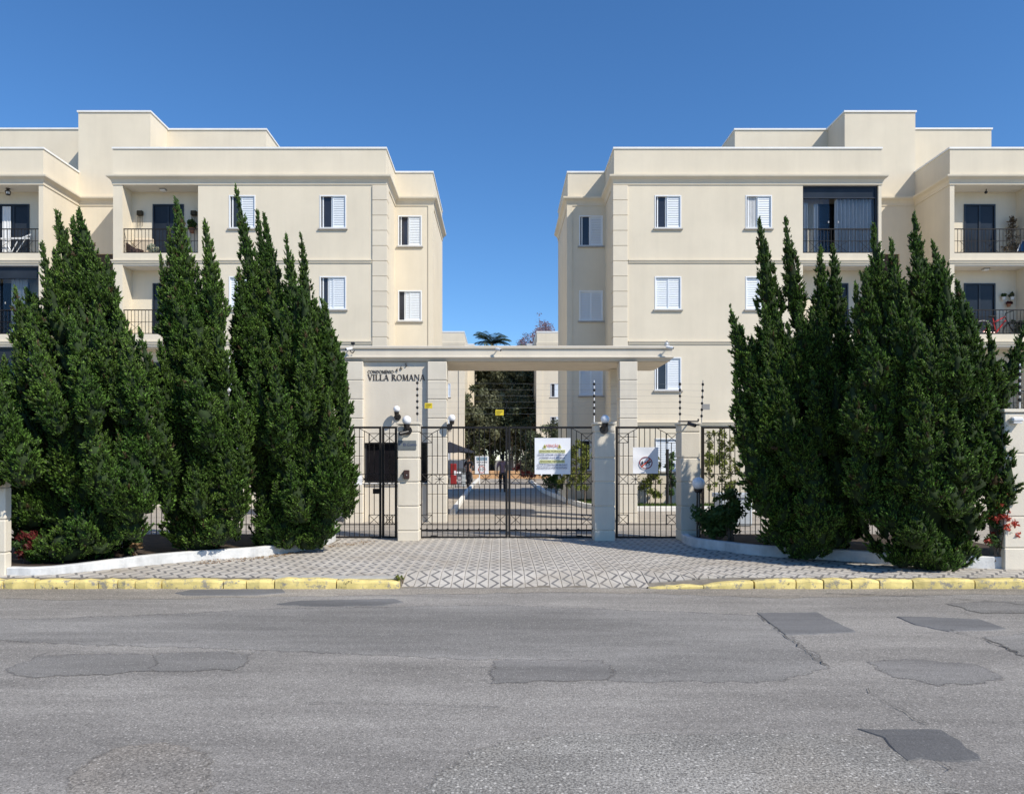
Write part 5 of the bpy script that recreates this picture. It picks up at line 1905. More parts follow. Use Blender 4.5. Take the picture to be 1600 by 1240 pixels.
L3_h = [(300, 367, 376), (350, 374, 418), (400, 384, 468), (450, 374, 490), (500, 362, 514), (550, 360, 535), (600, 365, 546), (650, 376, 551), (700, 381, 553), (750, 380, 550), (800, 386, 540), (840, 394, 520), (860, 402, 500)]
L3_s = [(368,289,416,576,37),(402,331,426,521,29),(413,335,447,535,32),(447,369,474,563,36),(470,366,489,549,26),(372,417,386,576,37),(507,473,523,618,40),(491,465,503,576,33),(395,549,407,700,43),(430,556,448,700,47),(474,645,489,783,48),(423,693,467,796,67),(450,604,469,714,44),(385,570,405,728,45),(537,583,543,810,43),(512,611,523,810,59),(481,741,496,857,60),(440,786,448,858,56),(405,755,426,851,58),(517,755,510,841,48),(440,487,455,597,44),(474,501,489,611,43),(412,508,427,604,41),(495,570,508,673,48),(467,570,481,666,45),(392,666,407,776,52),(502,693,512,783,55),(453,721,474,817,58),(426,624,443,721,48),(532,666,537,776,38),(481,803,481,859,55),(412,817,419,859,55)]
conifer('juniper next to the gates with a row of slender leaning tips', 13.35, L3_h, L3_s, 120, -.20, 1.12, 13, 500)
R1_h = [(348, 1183, 1190), (400, 1188, 1252), (450, 1194, 1322), (500, 1188, 1345), (550, 1156, 1346), (600, 1149, 1360), (650, 1147, 1364), (700, 1152, 1366), (750, 1166, 1366), (800, 1178, 1366), (840, 1184, 1362), (872, 1200, 1330)]
R1_s = [(1213,487,1224,583,37),(1268,480,1276,583,40),(1246,499,1258,597,43),(1172,556,1190,645,43),(1283,487,1293,583,37),(1230,508,1239,604,37),(1186,341,1210,535,36),(1227,341,1245,515,30),(1282,386,1286,518,25),(1301,379,1305,521,27),(1140,479,1176,611,43),(1193,480,1220,631,45),(1209,494,1227,611,34),(1148,589,1166,707,36),(1247,473,1276,631,45),(1158,638,1194,789,69),(1220,590,1242,734,66),(1268,576,1290,714,59),(1206,693,1228,837,81),(1268,693,1283,851,81),(1254,786,1263,873,96),(1179,707,1201,810,62),(1199,570,1215,666,52),(1234,528,1251,638,48),(1289,508,1299,624,44),(1316,494,1322,611,41),(1306,576,1318,707,58),(1299,679,1311,810,66),(1217,789,1221,855,76),(1296,789,1299,858,69),(1237,652,1251,762,62),(1186,611,1203,707,52),(1316,734,1322,831,55)]
conifer('dark juniper right of the gates with separate thin tips, mostly in shade', 12.55, R1_h, R1_s, 125, -.16, 1.08, 14, 560)
R2_h = [(345, 1424, 1431), (380, 1362, 1470), (430, 1352, 1490), (480, 1340, 1502), (530, 1332, 1532), (580, 1331, 1558), (620, 1322, 1562), (680, 1318, 1580), (740, 1320, 1585), (780, 1326, 1576), (820, 1342, 1540), (860, 1366, 1512), (890, 1390, 1488)]
R2_s = [(1364,355,1375,494,30),(1392,376,1400,494,27),(1428,335,1441,508,33),(1457,379,1469,515,30),(1337,445,1345,563,32),(1354,427,1362,535,27),(1495,441,1531,618,44),(1543,513,1555,618,30),(1602,504,1565,611,30),(1591,556,1567,638,27),(1419,566,1447,673,67),(1357,604,1373,714,62),(1392,686,1426,769,67),(1464,594,1482,700,56),(1509,624,1524,755,58),(1474,724,1489,810,63),(1505,748,1517,837,55),(1536,693,1554,810,41),(1543,590,1558,714,43),(1392,765,1399,831,63),(1427,786,1434,858,81),(1454,827,1455,894,110),(1505,824,1491,886,66),(1357,521,1373,618,54),(1392,487,1407,604,54),(1440,508,1462,618,54),(1482,501,1503,631,47),(1337,666,1351,789,66),(1364,728,1373,824,62),(1572,666,1575,793,37),(1412,446,1423,549,41),(1474,460,1487,556,38),(1378,570,1392,666,52),(1433,638,1447,721,59),(1488,666,1502,755,58),(1447,707,1457,789,62),(1406,837,1409,886,76),(1515,556,1536,666,48),(1330,583,1340,693,52)]
conifer('massive juniper in front of the right balconies, overhanging the white planter wall', 11.5, R2_h, R2_s, 160, -.14, 1.25, 15, 460)
scene['conifer_triangles'] = TRI

rng = np.random.default_rng(99)

# ================================================================== BUSHES, GARDEN PLANTS
def bush(name, x, Y, z, w, h, d, label, cat, mat, n=26, each=60, size=.035, stems=6, group=None, extra=None):
    t = thing(name, (x, Y, z), label, cat, group)
    cs = np.stack([rng.normal(0, .33, n) * w / 2 + x, rng.normal(0, .33, n) * d / 2 + Y, z + h * (.25 + .68 * rng.random(n))], 1)
    V, T, ti = leaf_cloud(cs, np.full(n, min(w, h) * .20), each, size)
    V[:, 2] = np.maximum(V[:, 2], z + .01)
    tri_mesh('foliage', V, T, mat, ti, parent=t)
    b = MB()
    for i in range(stems):
        c = cs[i % n]
        b.tube([(x + rng.uniform(-.06, .06), Y + rng.uniform(-.05, .05), z - .02), tuple((np.array([x, Y, z]) + c) / 2 + rng.normal(0, .03, 3)), tuple(c)], [.012, .009, .005], 5)
    b.build('stem', BARK, t)
    if extra:
        m2, n2, s2, rad = extra
        V, T, ti = leaf_cloud(cs[rng.integers(0, n, n2)] + rng.normal(0, .06, (n2, 3)) + [0, -.05, .04], np.full(n2, rad), 34, s2)
        V[:, 2] = np.maximum(V[:, 2], z + .01)
        tri_mesh('blossom', V, T, m2, ti, parent=t)
    return t


bush('leafy_shrub', PX(1118, 13.9), 13.85, .09, 1.25, .62, .9, 'low dark leafy shrub in the shade beside the last gate pillar', 'shrub', LEAFG, 60, 42, .045, 10)
bush('leafy_shrub', PX(1143, 13.5), 13.55, .09, .55, .98, .5, 'upright dark shoots in front of the pale plant tub', 'shrub', LEAFG, 26, 26, .05, 10)
bush('flowering_shrub', PX(1553, 11.1), 11.02, .12, .46, .92, .40, 'shrub with red flowers against the right end wall', 'shrub', LEAFG, 26, 50, .03, 8, None, (FLOW, 26, .026, .05))
bush('reddish_shrub', PX(40, 10.9), 10.9, .09, .42, .42, .4, 'low reddish shrub in shade beside the far left end wall', 'shrub', LEAFR, 20, 45, .03, 6, None, (LEAFG, 8, .03, .06))
bush('weed_tuft', PX(210, 11.6), 11.62, .09, .34, .22, .2, 'small dry weed tuft behind the white planter wall on the left', 'weed', DRY, 12, 30, .022, 5, None, (LEAFG, 3, .03, .05))
bush('weed_tuft', PX(622, 10.05), 10.12, -.05, .22, .09, .12, 'green weed tuft growing at the end of the yellow kerb by the ramp', 'weed', LEAFY, 12, 30, .014, 3)
lit = MB()
V, T, ti = leaf_cloud(np.stack([rng.uniform(-4.6, -2.4, 150), rng.uniform(0, 1, 150), np.full(150, .004)], 1), np.full(150, .06), 5, .014, .03)
V[:, 1] += 0
xx = V[:, 0]
lo = np.interp(xx, [-5, -3.95, -3.4, -3.2, -2.4], [11.4, 12.1, 12.95, 13.8, 14.3])
V[:, 1] = lo + (V[:, 1] - .5) * .7
V[:, 2] = np.clip(V[:, 2], .002, .02)
tri_mesh('fallen_leaves', V, T, DRY, ti, kind='stuff')

GL = ('young garden saplings behind the gates')
def sapling(x, Y, h, label, mat=LEAFY, n=9, spread=.16, lean=0.0):
    t = thing('garden_sapling', (x, Y, .06), label, 'sapling', GL)
    b = MB(); b.tube([(x, Y, .0), (x + lean * .5, Y, h * .5), (x + lean, Y, h)], [.022, .017, .008], 6); b.build('stem', BARK, t)
    tt = rng.uniform(.25, 1.0, n * 3)
    cs = np.stack([x + lean * tt + rng.normal(0, spread, n * 3) * (1.1 - .6 * tt), Y + rng.normal(0, spread, n * 3), h * tt], 1)
    V, T, ti = leaf_cloud(cs, np.full(n * 3, .10), 26, .055, up=.5)
    V[:, 2] = np.maximum(V[:, 2], .08)
    tri_mesh('foliage', V, T, mat, ti, parent=t)


for (px, Y, hh, lab, mt, sp) in ((886, 26.0, 1.9, 'bushy yellow green sapling left of the right gate pillar, by the kerb', LEAFY, .2), (900, 25.6, 2.2, 'taller yellow green sapling seen just left of the right gate pillar', LEAFY, .22),
                             (914, 24.6, 2.0, 'slim yellow green sapling touching the right gate pillar', LEAFY, .15), (1012, 24.2, 1.9, 'thin sapling below the no dogs notice', LEAFY, .13), (1024, 24.2, 1.6, 'short thin sapling in the middle of the right pedestrian gate', LEAFY, .12),
                             (1048, 24.3, 1.75, 'thin sapling beside the right stile of the pedestrian gate', LEAFG, .1), (1108, 24.2, 2.4, 'tall sapling at the left end of the right fence', LEAFY, .12), (1128, 24.3, 2.5, 'tall sapling behind the star of the right fence', LEAFY, .12), (1142, 24.2, 2.3, 'tall sapling just left of the shaded hedge edge', LEAFY, .13)):
    sapling(PX(px, Y), Y, hh, lab, mt, 9, sp)
gp_ = thing('garden_post', (PX(1043, 24.0), 24.0, .05), 'dark slim post standing in the garden bed behind the pedestrian gate', 'post')
MB().rod((PX(1043, 24), 24.0, .04), (PX(1043, 24), 24.0, PZ(703, 24)), .045, 8).build('shaft', LAMPB, gp_)
MB().rod((PX(1043, 24), 24.0, PZ(703, 24)), (PX(1043, 24), 24.0, PZ(701.5, 24)), .055, 8).build('cap', LAMPB, gp_)
bush('green_shrub', PX(868, 34), 33.5, .0, 1.5, 1.3, 1.2, 'dense green shrub at the bend of the right driveway kerb', 'shrub', LEAFG, 30, 60, .06)
bush('green_shrub', PX(884, 29.5), 29.3, .0, .9, 1.5, .9, 'green shrub beside the right building corner and driveway', 'shrub', LEAFG, 24, 60, .06)
for i, (px, lab) in enumerate(((822, 'dark red leaved shrub in front of the earth bank left of the banner'), (848, 'dark red leaved shrub below the banner on the gate'), (868, 'smaller dark red shrub below the right half of the banner'))):
    bush('red_shrub', PX(px, 56), 55.5, 0, 2.2, 1.35, 1.4, lab, 'shrub', LEAFR, 26, 60, .10, 5, 'dark red shrubs along the earth bank')
bush('dark_shrub', PX(868, 46), 46, 0, 1.9, 3.9, 1.4, 'tall dark shrub in front of the far right block below its windows', 'shrub', LEAFD, 44, 80, .10)
bush('dark_shrub', PX(836, 50), 50, 0, 1.6, 3.4, 1.4, 'dark shrub standing left of the banner in front of the trees', 'shrub', LEAFD, 40, 80, .10)

# ================================================================== TREES BEHIND
def leafy_tree(name, x, Y, h, crown_z, rx, rz, label, mat, nclump=95, each=130, size=.17, bark=PBARK, trunk_r=.16, lean=0.0):
    t = thing(name, (x, Y, 0), label, 'tree', 'trees beyond the far blocks')
    b = MB()
    top = (x + lean, Y, crown_z)
    b.tube([(x, Y, -.15), (x + lean * .4, Y, crown_z * .5), top], [trunk_r, trunk_r * .75, trunk_r * .5], 9)
    b.build('trunk', bark, t)
    d = rng.normal(size=(nclump, 3)); d /= np.linalg.norm(d, axis=1)[:, None]
    cs = np.array(top) + [0, 0, rz * .35] + d * (rng.random(nclump) ** .4)[:, None] * np.array([rx, rx * .8, rz])
    for i in range(7):
        c = cs[i * 7 % nclump]
        lb = MB(); mid = (np.array(top) + c) / 2 + rng.normal(0, .25, 3)
        lb.tube([(x + lean * .7, Y, crown_z * .75), tuple(mid), tuple(c)], [trunk_r * .4, trunk_r * .25, .02], 6)
        lb.build('limb', bark, t)
    V, T, ti = leaf_cloud(cs, rng.uniform(.5, 1.05, nclump) * min(rx, rz) * .34, each, size)
    V[:, 2] = np.maximum(V[:, 2], .1)
    tri_mesh('crown', V, T, mat, ti, parent=t)
    return t


leafy_tree('broadleaf_tree', PX(765, 70), 70, 12, 5.6, 2.6, 4.9, 'large olive green tree filling the left half of the view under the canopy', LEAFO)
leafy_tree('broadleaf_tree', PX(806, 68), 68, 12, 5.6, 2.4, 4.6, 'large dark tree with pale leaning trunk filling the right half under the canopy', LEAFD, lean=.4)
leafy_tree('broadleaf_tree', PX(786, 76), 76, 13, 6.2, 4.0, 4.6, 'wide dark green tree standing behind the two driveway trees', LEAFD, 110, 140, .2)
leafy_tree('broadleaf_tree', PX(748, 63), 63, 7, 3.0, 1.7, 3.4, 'low dense tree beside the corner of the far left block', LEAFD, 60, 110, .15)
leafy_tree('broadleaf_tree', PX(800, 64), 64, 6, 3.4, 2.5, 2.8, 'low bushy tree above the earth bank behind the walking person', LEAFD, 70, 110, .14)
leafy_tree('broadleaf_tree', PX(838, 88), 88, 14, 9.8, 2.6, 3.9, 'distant green tree top just showing above the canopy right of the palm', LEAFO, 80, 120, .2)
br_ = thing('leaning_branch', (PX(822, 60), 60, .5), 'pale dead branch leaning among the trees left of the banner', 'branch')
MB().tube([(PX(816, 60), 60, .3), (PX(820, 60), 60, PZ(712, 60)), (PX(829, 60), 60, PZ(698, 60))], [.1, .08, .03], 7).build('main_stem', PBARK, br_)
MB().tube([(PX(819, 60), 60, PZ(715, 60)), (PX(816, 60), 60.1, PZ(702, 60))], [.05, .02], 6).build('side_stem', PBARK, br_)
n_ = 150
cs = np.stack([rng.uniform(-13, 13, n_), rng.uniform(92, 96, n_), 7.5 * rng.random(n_) ** .8], 1)
V, T, ti = leaf_cloud(cs, np.full(n_, 1.2), 90, .22)
V[:, 2] = np.maximum(V[:, 2], .0)
tri_mesh('treeline', V, T, LEAFD, ti, kind='stuff')
# palm
pt_ = thing('palm_tree', (PX(769, 86), 86, 0), 'palm crown rising above the canopy between the two blocks', 'palm tree')
pz = PZ(536, 86)
b = MB(); b.tube([(PX(769, 86), 86, -.15), (PX(768, 86), 86, pz * .5), (PX(769, 86), 86, pz)], [.28, .2, .17], 10); b.build('trunk', BARK, pt_)
for i in range(34):
    a = i * 2.399
    up = .55 + .95 * ((i * 7) % 11) / 10
    L = rng.uniform(1.9, 3.0)
    c0 = np.array([PX(769, 86), 86, pz])
    hd = np.array([math.cos(a), math.sin(a), 0])
    pts = [c0 + hd * L * s_ * (1 - .15 * s_) + np.array([0, 0, up * 2.1 * s_ - (1.2 + .55 * up) * s_ * s_]) for s_ in np.linspace(0, 1, 9)]
    fv, ft = [], []
    sd = np.array([-math.sin(a), math.cos(a), 0])
    for j in range(1, 9):
        for e in range(3):
            p = pts[j - 1] + (pts[j] - pts[j - 1]) * e / 3
            for sg in (-1, 1):
                ln = .62 * math.sin(math.pi * min(1, (j + e / 3) / 9.2)) + .1
                q = p + sd * sg * ln + hd * ln * .45 + np.array([0, 0, -.35 * ln])
                o = len(fv)
                fv += [p - hd * .05, p + hd * .05, q]
                ft.append((o, o + 1, o + 2))
    for j in range(8):
        o = len(fv)
        fv += [pts[j] + sd * .03, pts[j] - sd * .03, pts[j + 1]]
        ft.append((o, o + 1, o + 2))
    tri_mesh('frond', np.array(fv), np.array(ft), PALM, rng.random(len(ft)), parent=pt_)
# bare blossoming trees
def bare_tree(px, Y, ytop, label, seed, w=2.2):
    r_ = random.Random(seed)
    x = PX(px, Y); zt = PZ(ytop, Y)
    t = thing('bare_tree', (x, Y, 0), label, 'tree')
    b = MB(); tips = []

    def grow(p, d, L, r, lev):
        q = p + d * L
        b.rod(p, q, r, 5, r * .65, False)
        if lev == 0:
            tips.append(q); return
        for k in range(r_.choice((2, 3, 3))):
            nd2 = (d + Vector((r_.gauss(0, .45), r_.gauss(0, .4), r_.gauss(.12, .25)))).normalized()
            grow(q, nd2, L * r_.uniform(.62, .85), r * .6, lev - 1)
        if lev <= 2:
            tips.append(q)
    grow(Vector((x, Y, -.15)), Vector((0, 0, 1)), zt * .42, .2, 6)
    zmax = max(q.z for q in tips)
    kx = min(1.0, w / max(abs(q.x - x) for q in tips))
    b.v = [(x + (vx - x) * kx, vy, vz * zt / zmax) for vx, vy, vz in b.v]
    b.build('branches', BARK, t)
    cs = np.array([(x + (q.x - x) * kx, q.y, q.z * zt / zmax) for q in tips])
    V, T, ti = leaf_cloud(cs, np.full(len(cs), .26), 10, .085)
    tri_mesh('blossom', V, T, PINKF, ti, parent=t)


bare_tree(866, 74, 492, 'bare branched tree with purplish blossoms behind the far right block', 4)
bare_tree(832, 78, 508, 'thin bare tree with sparse blossoms left of the far right block', 8)

# ================================================================== PEOPLE
def skin_obj(name, J, E, mat, parent, root, sub=2):
    bm = bmesh.new()
    lay = bm.verts.layers.skin.verify()
    vs = {}
    for k, (x, y, z, r) in J.items():
        v = bm.verts.new((x, y, z)); v[lay].radius = (r, r); v[lay].use_root = (k == root)
        vs[k] = v
    for a, c in E:
        bm.edges.new((vs[a], vs[c]))
    me = bpy.data.meshes.new(name)
    bm.to_mesh(me); bm.free()
    me.materials.append(mat)
    o = link(name, me, parent)
    m = o.modifiers.new('skin', 'SKIN'); m.use_smooth_shade = True
    m2 = o.modifiers.new('sub', 'SUBSURF'); m2.levels = sub; m2.render_levels = sub
    return o


def person(x, Y, label, facing, stride, shirt, trousers, arms, long_hair=False):
    t = thing('person', (x, Y, 0), label, 'person')
    t.rotation_euler = (0, 0, facing)      # local -Y is the front
    s = stride
    J = {'pel': (0, 0, .93, .115), 'wai': (0, .01, 1.06, .105), 'che': (0, .01, 1.27, .125), 'nk0': (0, .015, 1.43, .06), 'nk1': (0, .0, 1.50, .05),
         'hd0': (0, -.012, 1.57, .068), 'hd1': (0, -.005, 1.635, .078), 'hd2': (0, .0, 1.69, .05), 'nos': (0, -.10, 1.60, .011),
         'chn': (0, -.065, 1.545, .026), 'er1': (.083, .0, 1.605, .013), 'er2': (-.083, .0, 1.605, .013)}
    E = [('pel', 'wai'), ('wai', 'che'), ('che', 'nk0'), ('nk0', 'nk1'), ('nk1', 'hd0'), ('hd0', 'hd1'), ('hd1', 'hd2'), ('hd1', 'nos'), ('hd0', 'chn'), ('hd1', 'er1'), ('hd1', 'er2')]
    top, leg = dict(), dict()
    for k, sg in (('r', -1), ('l', 1)):
        st = s * sg
        el, wr = arms[k]
        J.update({'sh' + k: (sg * .175, .01, 1.40, .058), 'el' + k: (sg * .175 + el[0] * sg, el[1], el[2], .042), 'wr' + k: (sg * .175 + wr[0] * sg, wr[1], wr[2], .028),
                  'hp' + k: (sg * .09, 0, .88, .088), 'kn' + k: (sg * .095, -st * .5 - .03, .48, .058), 'an' + k: (sg * .095, -st + (.05 if st < 0 else 0), .085 + (.05 if st < -.05 else 0), .038), 'to' + k: (sg * .105, -st - .15 + (.05 if st < 0 else 0), .035, .032)})
        E += [('che', 'sh' + k), ('sh' + k, 'el' + k), ('el' + k, 'wr' + k), ('pel', 'hp' + k), ('hp' + k, 'kn' + k), ('kn' + k, 'an' + k), ('an' + k, 'to' + k)]
        w_ = Vector(J['wr' + k][:3]); e_ = Vector(J['el' + k][:3])
        d = (w_ - e_).normalized()
        sd = d.cross(Vector((sg, .2, 0))).normalized()
        J['pa' + k] = (*(w_ + d * .06), .026); E.append(('wr' + k, 'pa' + k))
        pa = w_ + d * .06
        for i, (off, ln) in enumerate(((-.03, .07), (-.01, .08), (.01, .075), (.03, .06))):
            a = pa + sd * off + d * .03; c = pa + sd * off * 1.15 + d * (.03 + ln * .55) + Vector((-sg * .006, 0, 0)); e2 = pa + sd * off * 1.15 + d * (.02 + ln) + Vector((-sg * .022, 0, 0))
            J[f'f{k}{i}a'] = (*a, .0095); J[f'f{k}{i}b'] = (*c, .009); J[f'f{k}{i}c'] = (*e2, .008)
            E += [('pa' + k, f'f{k}{i}a'), (f'f{k}{i}a', f'f{k}{i}b'), (f'f{k}{i}b', f'f{k}{i}c')]
        a = pa - sd * .035 + d * .0; c = a - sd * .02 + d * .035
        J['th' + k] = (*c, .010); E.append(('pa' + k, 'th' + k))
    skin_obj('body', J, E, SKIN, t, 'pel')
    g = lambda k, dr: (*J[k][:3], J[k][3] + dr)
    TJ = {k: g(k, .016) for k in ('wai', 'che', 'shr', 'shl', 'elr', 'ell')}
    TJ['hem'] = (0, .005, .90, .135); TJ['nk0'] = (0, .015, 1.425, .068)
    for k in 'rl':
        a, c = Vector(J['el' + k][:3]), Vector(J['sh' + k][:3])
        TJ['el' + k] = (*(c.lerp(a, .92)), .058)
    skin_obj('shirt', TJ, [('hem', 'wai'), ('wai', 'che'), ('che', 'nk0'), ('che', 'shr'), ('che', 'shl'), ('shr', 'elr'), ('shl', 'ell')], shirt, t, 'wai')
    LJ = {'wst': (0, .005, 1.0, .118), 'pel': (0, 0, .92, .128)}
    LE = [('wst', 'pel')]
    for k in 'rl':
        LJ['hp' + k] = g('hp' + k, .014); LJ['kn' + k] = g('kn' + k, .016); LJ['an' + k] = (*J['an' + k][:3], .055)
        LE += [('pel', 'hp' + k), ('hp' + k, 'kn' + k), ('kn' + k, 'an' + k)]
    skin_obj('trousers', LJ, LE, trousers, t, 'pel')
    for k in 'rl':
        a, c = J['an' + k], J['to' + k]
        skin_obj('shoe', {'h': (a[0], a[1] + .03, a[2] - .035, .045), 'm': (a[0], a[1] - .04, max(.04, a[2] - .04), .045), 't': (c[0], c[1], .038, .036)}, [('h', 'm'), ('m', 't')], RUB, t, 'm')
    hj = {'a': (0, .012, 1.655, .087), 'b': (0, .03, 1.60, .078), 'c': (0, .0, 1.70, .06)}
    he = [('a', 'b'), ('a', 'c')]
    if long_hair:
        hj['d'] = (0, .06, 1.48, .07); he.append(('b', 'd'))
    skin_obj('hair', hj, he, HAIR, t, 'a')
    for sg in (-1, 1):
        b = MB(); b.ball((sg * .03, -.078, 1.625), .010, 8); b.build('eye', BLK, t, local=True)
    b = MB(); b.cbox(-.022, .022, -.088, -.078, 1.563, 1.570, .002); b.build('mouth', M('lips', (.2, .07, .06), .6) if 'lips' not in bpy.data.materials else bpy.data.materials['lips'], t, local=True)
    return t


person(PX(785, 35.2), 35.2, 'person in a mauve shirt and dark trousers walking away up the driveway', R(180), .22, SHIRT, TROU, {'r': ((.06, -.06, 1.13), (.05, -.16, .90)), 'l': ((.07, .06, 1.13), (.07, .05, .88))}, True)
person(PX(732.5, 41), 41, 'person in dark clothes standing at the right edge of the parasol', R(155), .03, NAVYC, TROU, {'r': ((.08, .02, 1.12), (.02, -.18, 1.06)), 'l': ((.08, .02, 1.12), (.02, -.16, 1.04))})

# ================================================================== PARKED HATCHBACK, PARASOL, CABINET
car = thing('parked_car', (PX(716, 47), 48.5, 0), 'grey hatchback parked behind the black parasol beside the driveway', 'car')
cxx, yb0 = PX(714, 47), 47.0


def cs_ring(y, zb, zbelt, zroof, wb, wr):
    return [(cxx - wb, y, zb), (cxx - wb - .02, y, (zb + zbelt) / 2), (cxx - wb, y, zbelt), (cxx - wr, y, zroof - .06), (cxx - wr + .12, y, zroof), (cxx + wr - .12, y, zroof), (cxx + wr, y, zroof - .06), (cxx + wb, y, zbelt), (cxx + wb + .02, y, (zb + zbelt) / 2), (cxx + wb, y, zb)]


secs = [cs_ring(yb0, .30, .92, .96, .78, .70), cs_ring(yb0 + .28, .26, .95, 1.44, .82, .62), cs_ring(yb0 + .8, .24, .96, 1.50, .83, .64), cs_ring(yb0 + 1.8, .22, .95, 1.52, .84, .65), cs_ring(yb0 + 2.5, .22, .94, 1.40, .84, .62), cs_ring(yb0 + 3.05, .22, .93, 1.0, .83, .66), cs_ring(yb0 + 3.8, .26, .80, .84, .78, .60)]
b = MB()
k = 10
ns = len(secs) - 1
b.add([p for r_ in secs for p in r_], [(i * k + a, i * k + (a + 1) % k, (i + 1) * k + (a + 1) % k, (i + 1) * k + a) for i in range(ns) for a in range(k)] + [tuple(range(k)), tuple(ns * k + a for a in range(k - 1, -1, -1))])
b.build('body', CARR, car, smooth=True)
b = MB(); b.add([(cxx - .58, yb0 + .02, .99), (cxx + .58, yb0 + .02, .99), (cxx + .50, yb0 + .235, 1.36), (cxx - .50, yb0 + .235, 1.36), (cxx - .58, yb0 + .06, .99), (cxx + .58, yb0 + .06, .99), (cxx + .50, yb0 + .275, 1.36), (cxx - .50, yb0 + .275, 1.36)],
               [(0, 1, 2, 3), (7, 6, 5, 4), (0, 4, 5, 1), (1, 5, 6, 2), (2, 6, 7, 3), (3, 7, 4, 0)])
b.build('rear_window', PANE, car)
for sx in (-1, 1):
    MB().cbox(cxx + sx * .80, cxx + sx * .58, yb0 - .03, yb0 + .06, .70, .93, .03).build('tail_lamp', TAIL, car)
    for yy in (yb0 + .72, yb0 + 3.1):
        w_ = MB(); w_.rod((cxx + sx * .66, yy, .29), (cxx + sx * .85, yy, .29), .29, 18); wo = w_.build('wheel', RUB, car)
        w_ = MB(); w_.rod((cxx + sx * .853, yy, .29), (cxx + sx * .86, yy, .29), .19, 14); w_.build('rim', GREYM, wo)
    w_ = MB(); w_.ball((cxx + sx * .90, yb0 + 2.3, 1.0), .09, 10, .7); w_.build('mirror', CARR, car)
MB().cbox(cxx - .80, cxx + .80, yb0 - .09, yb0 + .10, .26, .56, .05).build('rear_bumper', CARR, car)
MB().cbox(cxx - .26, cxx + .26, yb0 - .045, yb0 - .03, .62, .75, .004).build('number_plate', SIGNW, car)
pa = thing('parasol', (PX(703, 41), 41.6, 0), 'black parasol shading the spot beside the booth column', 'parasol')
xp, yp, zr_, zt_ = PX(703, 41.6), 41.6, PZ(707.5, 41.6), PZ(690, 41.6)
MB().rod((xp, yp, 0), (xp, yp, zt_ + .06), .025, 8).build('pole', GREYM, pa)
MB().lathe((xp, yp, 0), [(.28, 0), (.28, .05), (.05, .09)], 16).build('base', CEMENT, pa)
cv = MB()
vs, fs = [(xp, yp, zt_)], []
for i in range(8):
    a0 = 2 * math.pi * i / 8 + .2
    vs += [(xp + 1.46 * math.cos(a0), yp + 1.46 * math.sin(a0), zr_), (xp + 1.40 * math.cos(a0 + math.pi / 8), yp + 1.40 * math.sin(a0 + math.pi / 8), zr_ + .07)]
for i in range(16):
    fs.append((0, 1 + i, 1 + (i + 1) % 16))
cv.add(vs, fs)
cv.add([(x, y, z - .012) for x, y, z in vs], [f_[::-1] for f_ in fs])
cv.build('canopy', NAVYC, pa)
for i in range(8):
    a0 = 2 * math.pi * i / 8 + .2
    MB().rod((xp, yp, zt_ - .08), (xp + 1.44 * math.cos(a0), yp + 1.44 * math.sin(a0), zr_ - .02), .012, 5).build('rib', GREYM, pa)
rc = thing('red_cabinet', (PX(708, 40.5), 40.5, 0), 'narrow red cabinet standing under the parasol next to the booth', 'cabinet')
MB().cbox(PX(703.5, 40.5), PX(713, 40.5), 40.5, 40.8, .16, PZ(724, 40.5), .03).build('body', M('red_cabinet_paint', (.26, .02, .02), .5), rc)
MB().cbox(PX(709.5, 40.5), PX(712.6, 40.5), 40.488, 40.498, PZ(742, 40.5), PZ(735, 40.5), .003).build('label_plate', SIGNW, rc)
for dx in (-.11, .11):
    MB().rod((PX(708, 40.5) + dx, 40.65, -.01), (PX(708, 40.5) + dx, 40.65, .17), .02, 6).build('leg', LAMPB, rc)
for i, (px, lab, hh, mt) in enumerate(((717.5, 'pale crate stacked beside the red cabinet', .55, BAG), (724, 'taller pale box between the crate and the standing person', .75, PLANTC))):
    cr = thing('storage_box', (PX(px, 42), 42, 0), lab, 'box', 'boxes by the parasol')
    x0_, x1_ = PX(px - 2.8, 42), PX(px + 2.8, 42)
    nb_ = 3
    for j in range(nb_):
        MB().cbox(x0_, x1_, 42, 42.3, hh * j / nb_ + .012, hh * (j + 1) / nb_ - .012, .012).build('slat', mt, cr)
    MB().box(x0_ + .02, x1_ - .02, 42.02, 42.28, -.01, hh - .03).build('core', CARIN, cr)

sg_ = thing('speed_sign', (PX(752.5, 43), 43.1, 0), 'white speed notice with blue ATENÇÃO heading on a thin post by the driveway', 'road sign')
q0, q1, r0, r1 = PX(742, 43), PX(763.5, 43), PZ(740.5, 43), PZ(712.5, 43)
MB().cbox(q0, q1, 43.05, 43.07, r0, r1, .006).build('board', SIGNW, sg_)
MB().rod((PX(749, 43), 43.1, -.05), (PX(749, 43), 43.1, r1 - .1), .03, 8).build('post', WHITE, sg_)
qc = (q0 + q1) / 2
MB().box(qc - .30, qc + .30, 43.044, 43.048, PZ(718.8, 43), PZ(714, 43)).build('heading_panel', TEAL, sg_)
font('heading', 'ATENÇÃO', SIGNW, sg_, (qc, 43.04, PZ(716.4, 43)), .14, .001, sx=.8)
font('text_line', 'VELOCIDADE', BLK, sg_, (qc, 43.04, PZ(721.8, 43)), .12, .001, sx=.85)
font('text_line', 'MÁXIMA', BLK, sg_, (qc, 43.04, PZ(726.2, 43)), .12, .001, sx=.85)
font('speed_number', '10', BLK, sg_, (qc, 43.04, PZ(733.3, 43)), .24, .001)
b = MB()
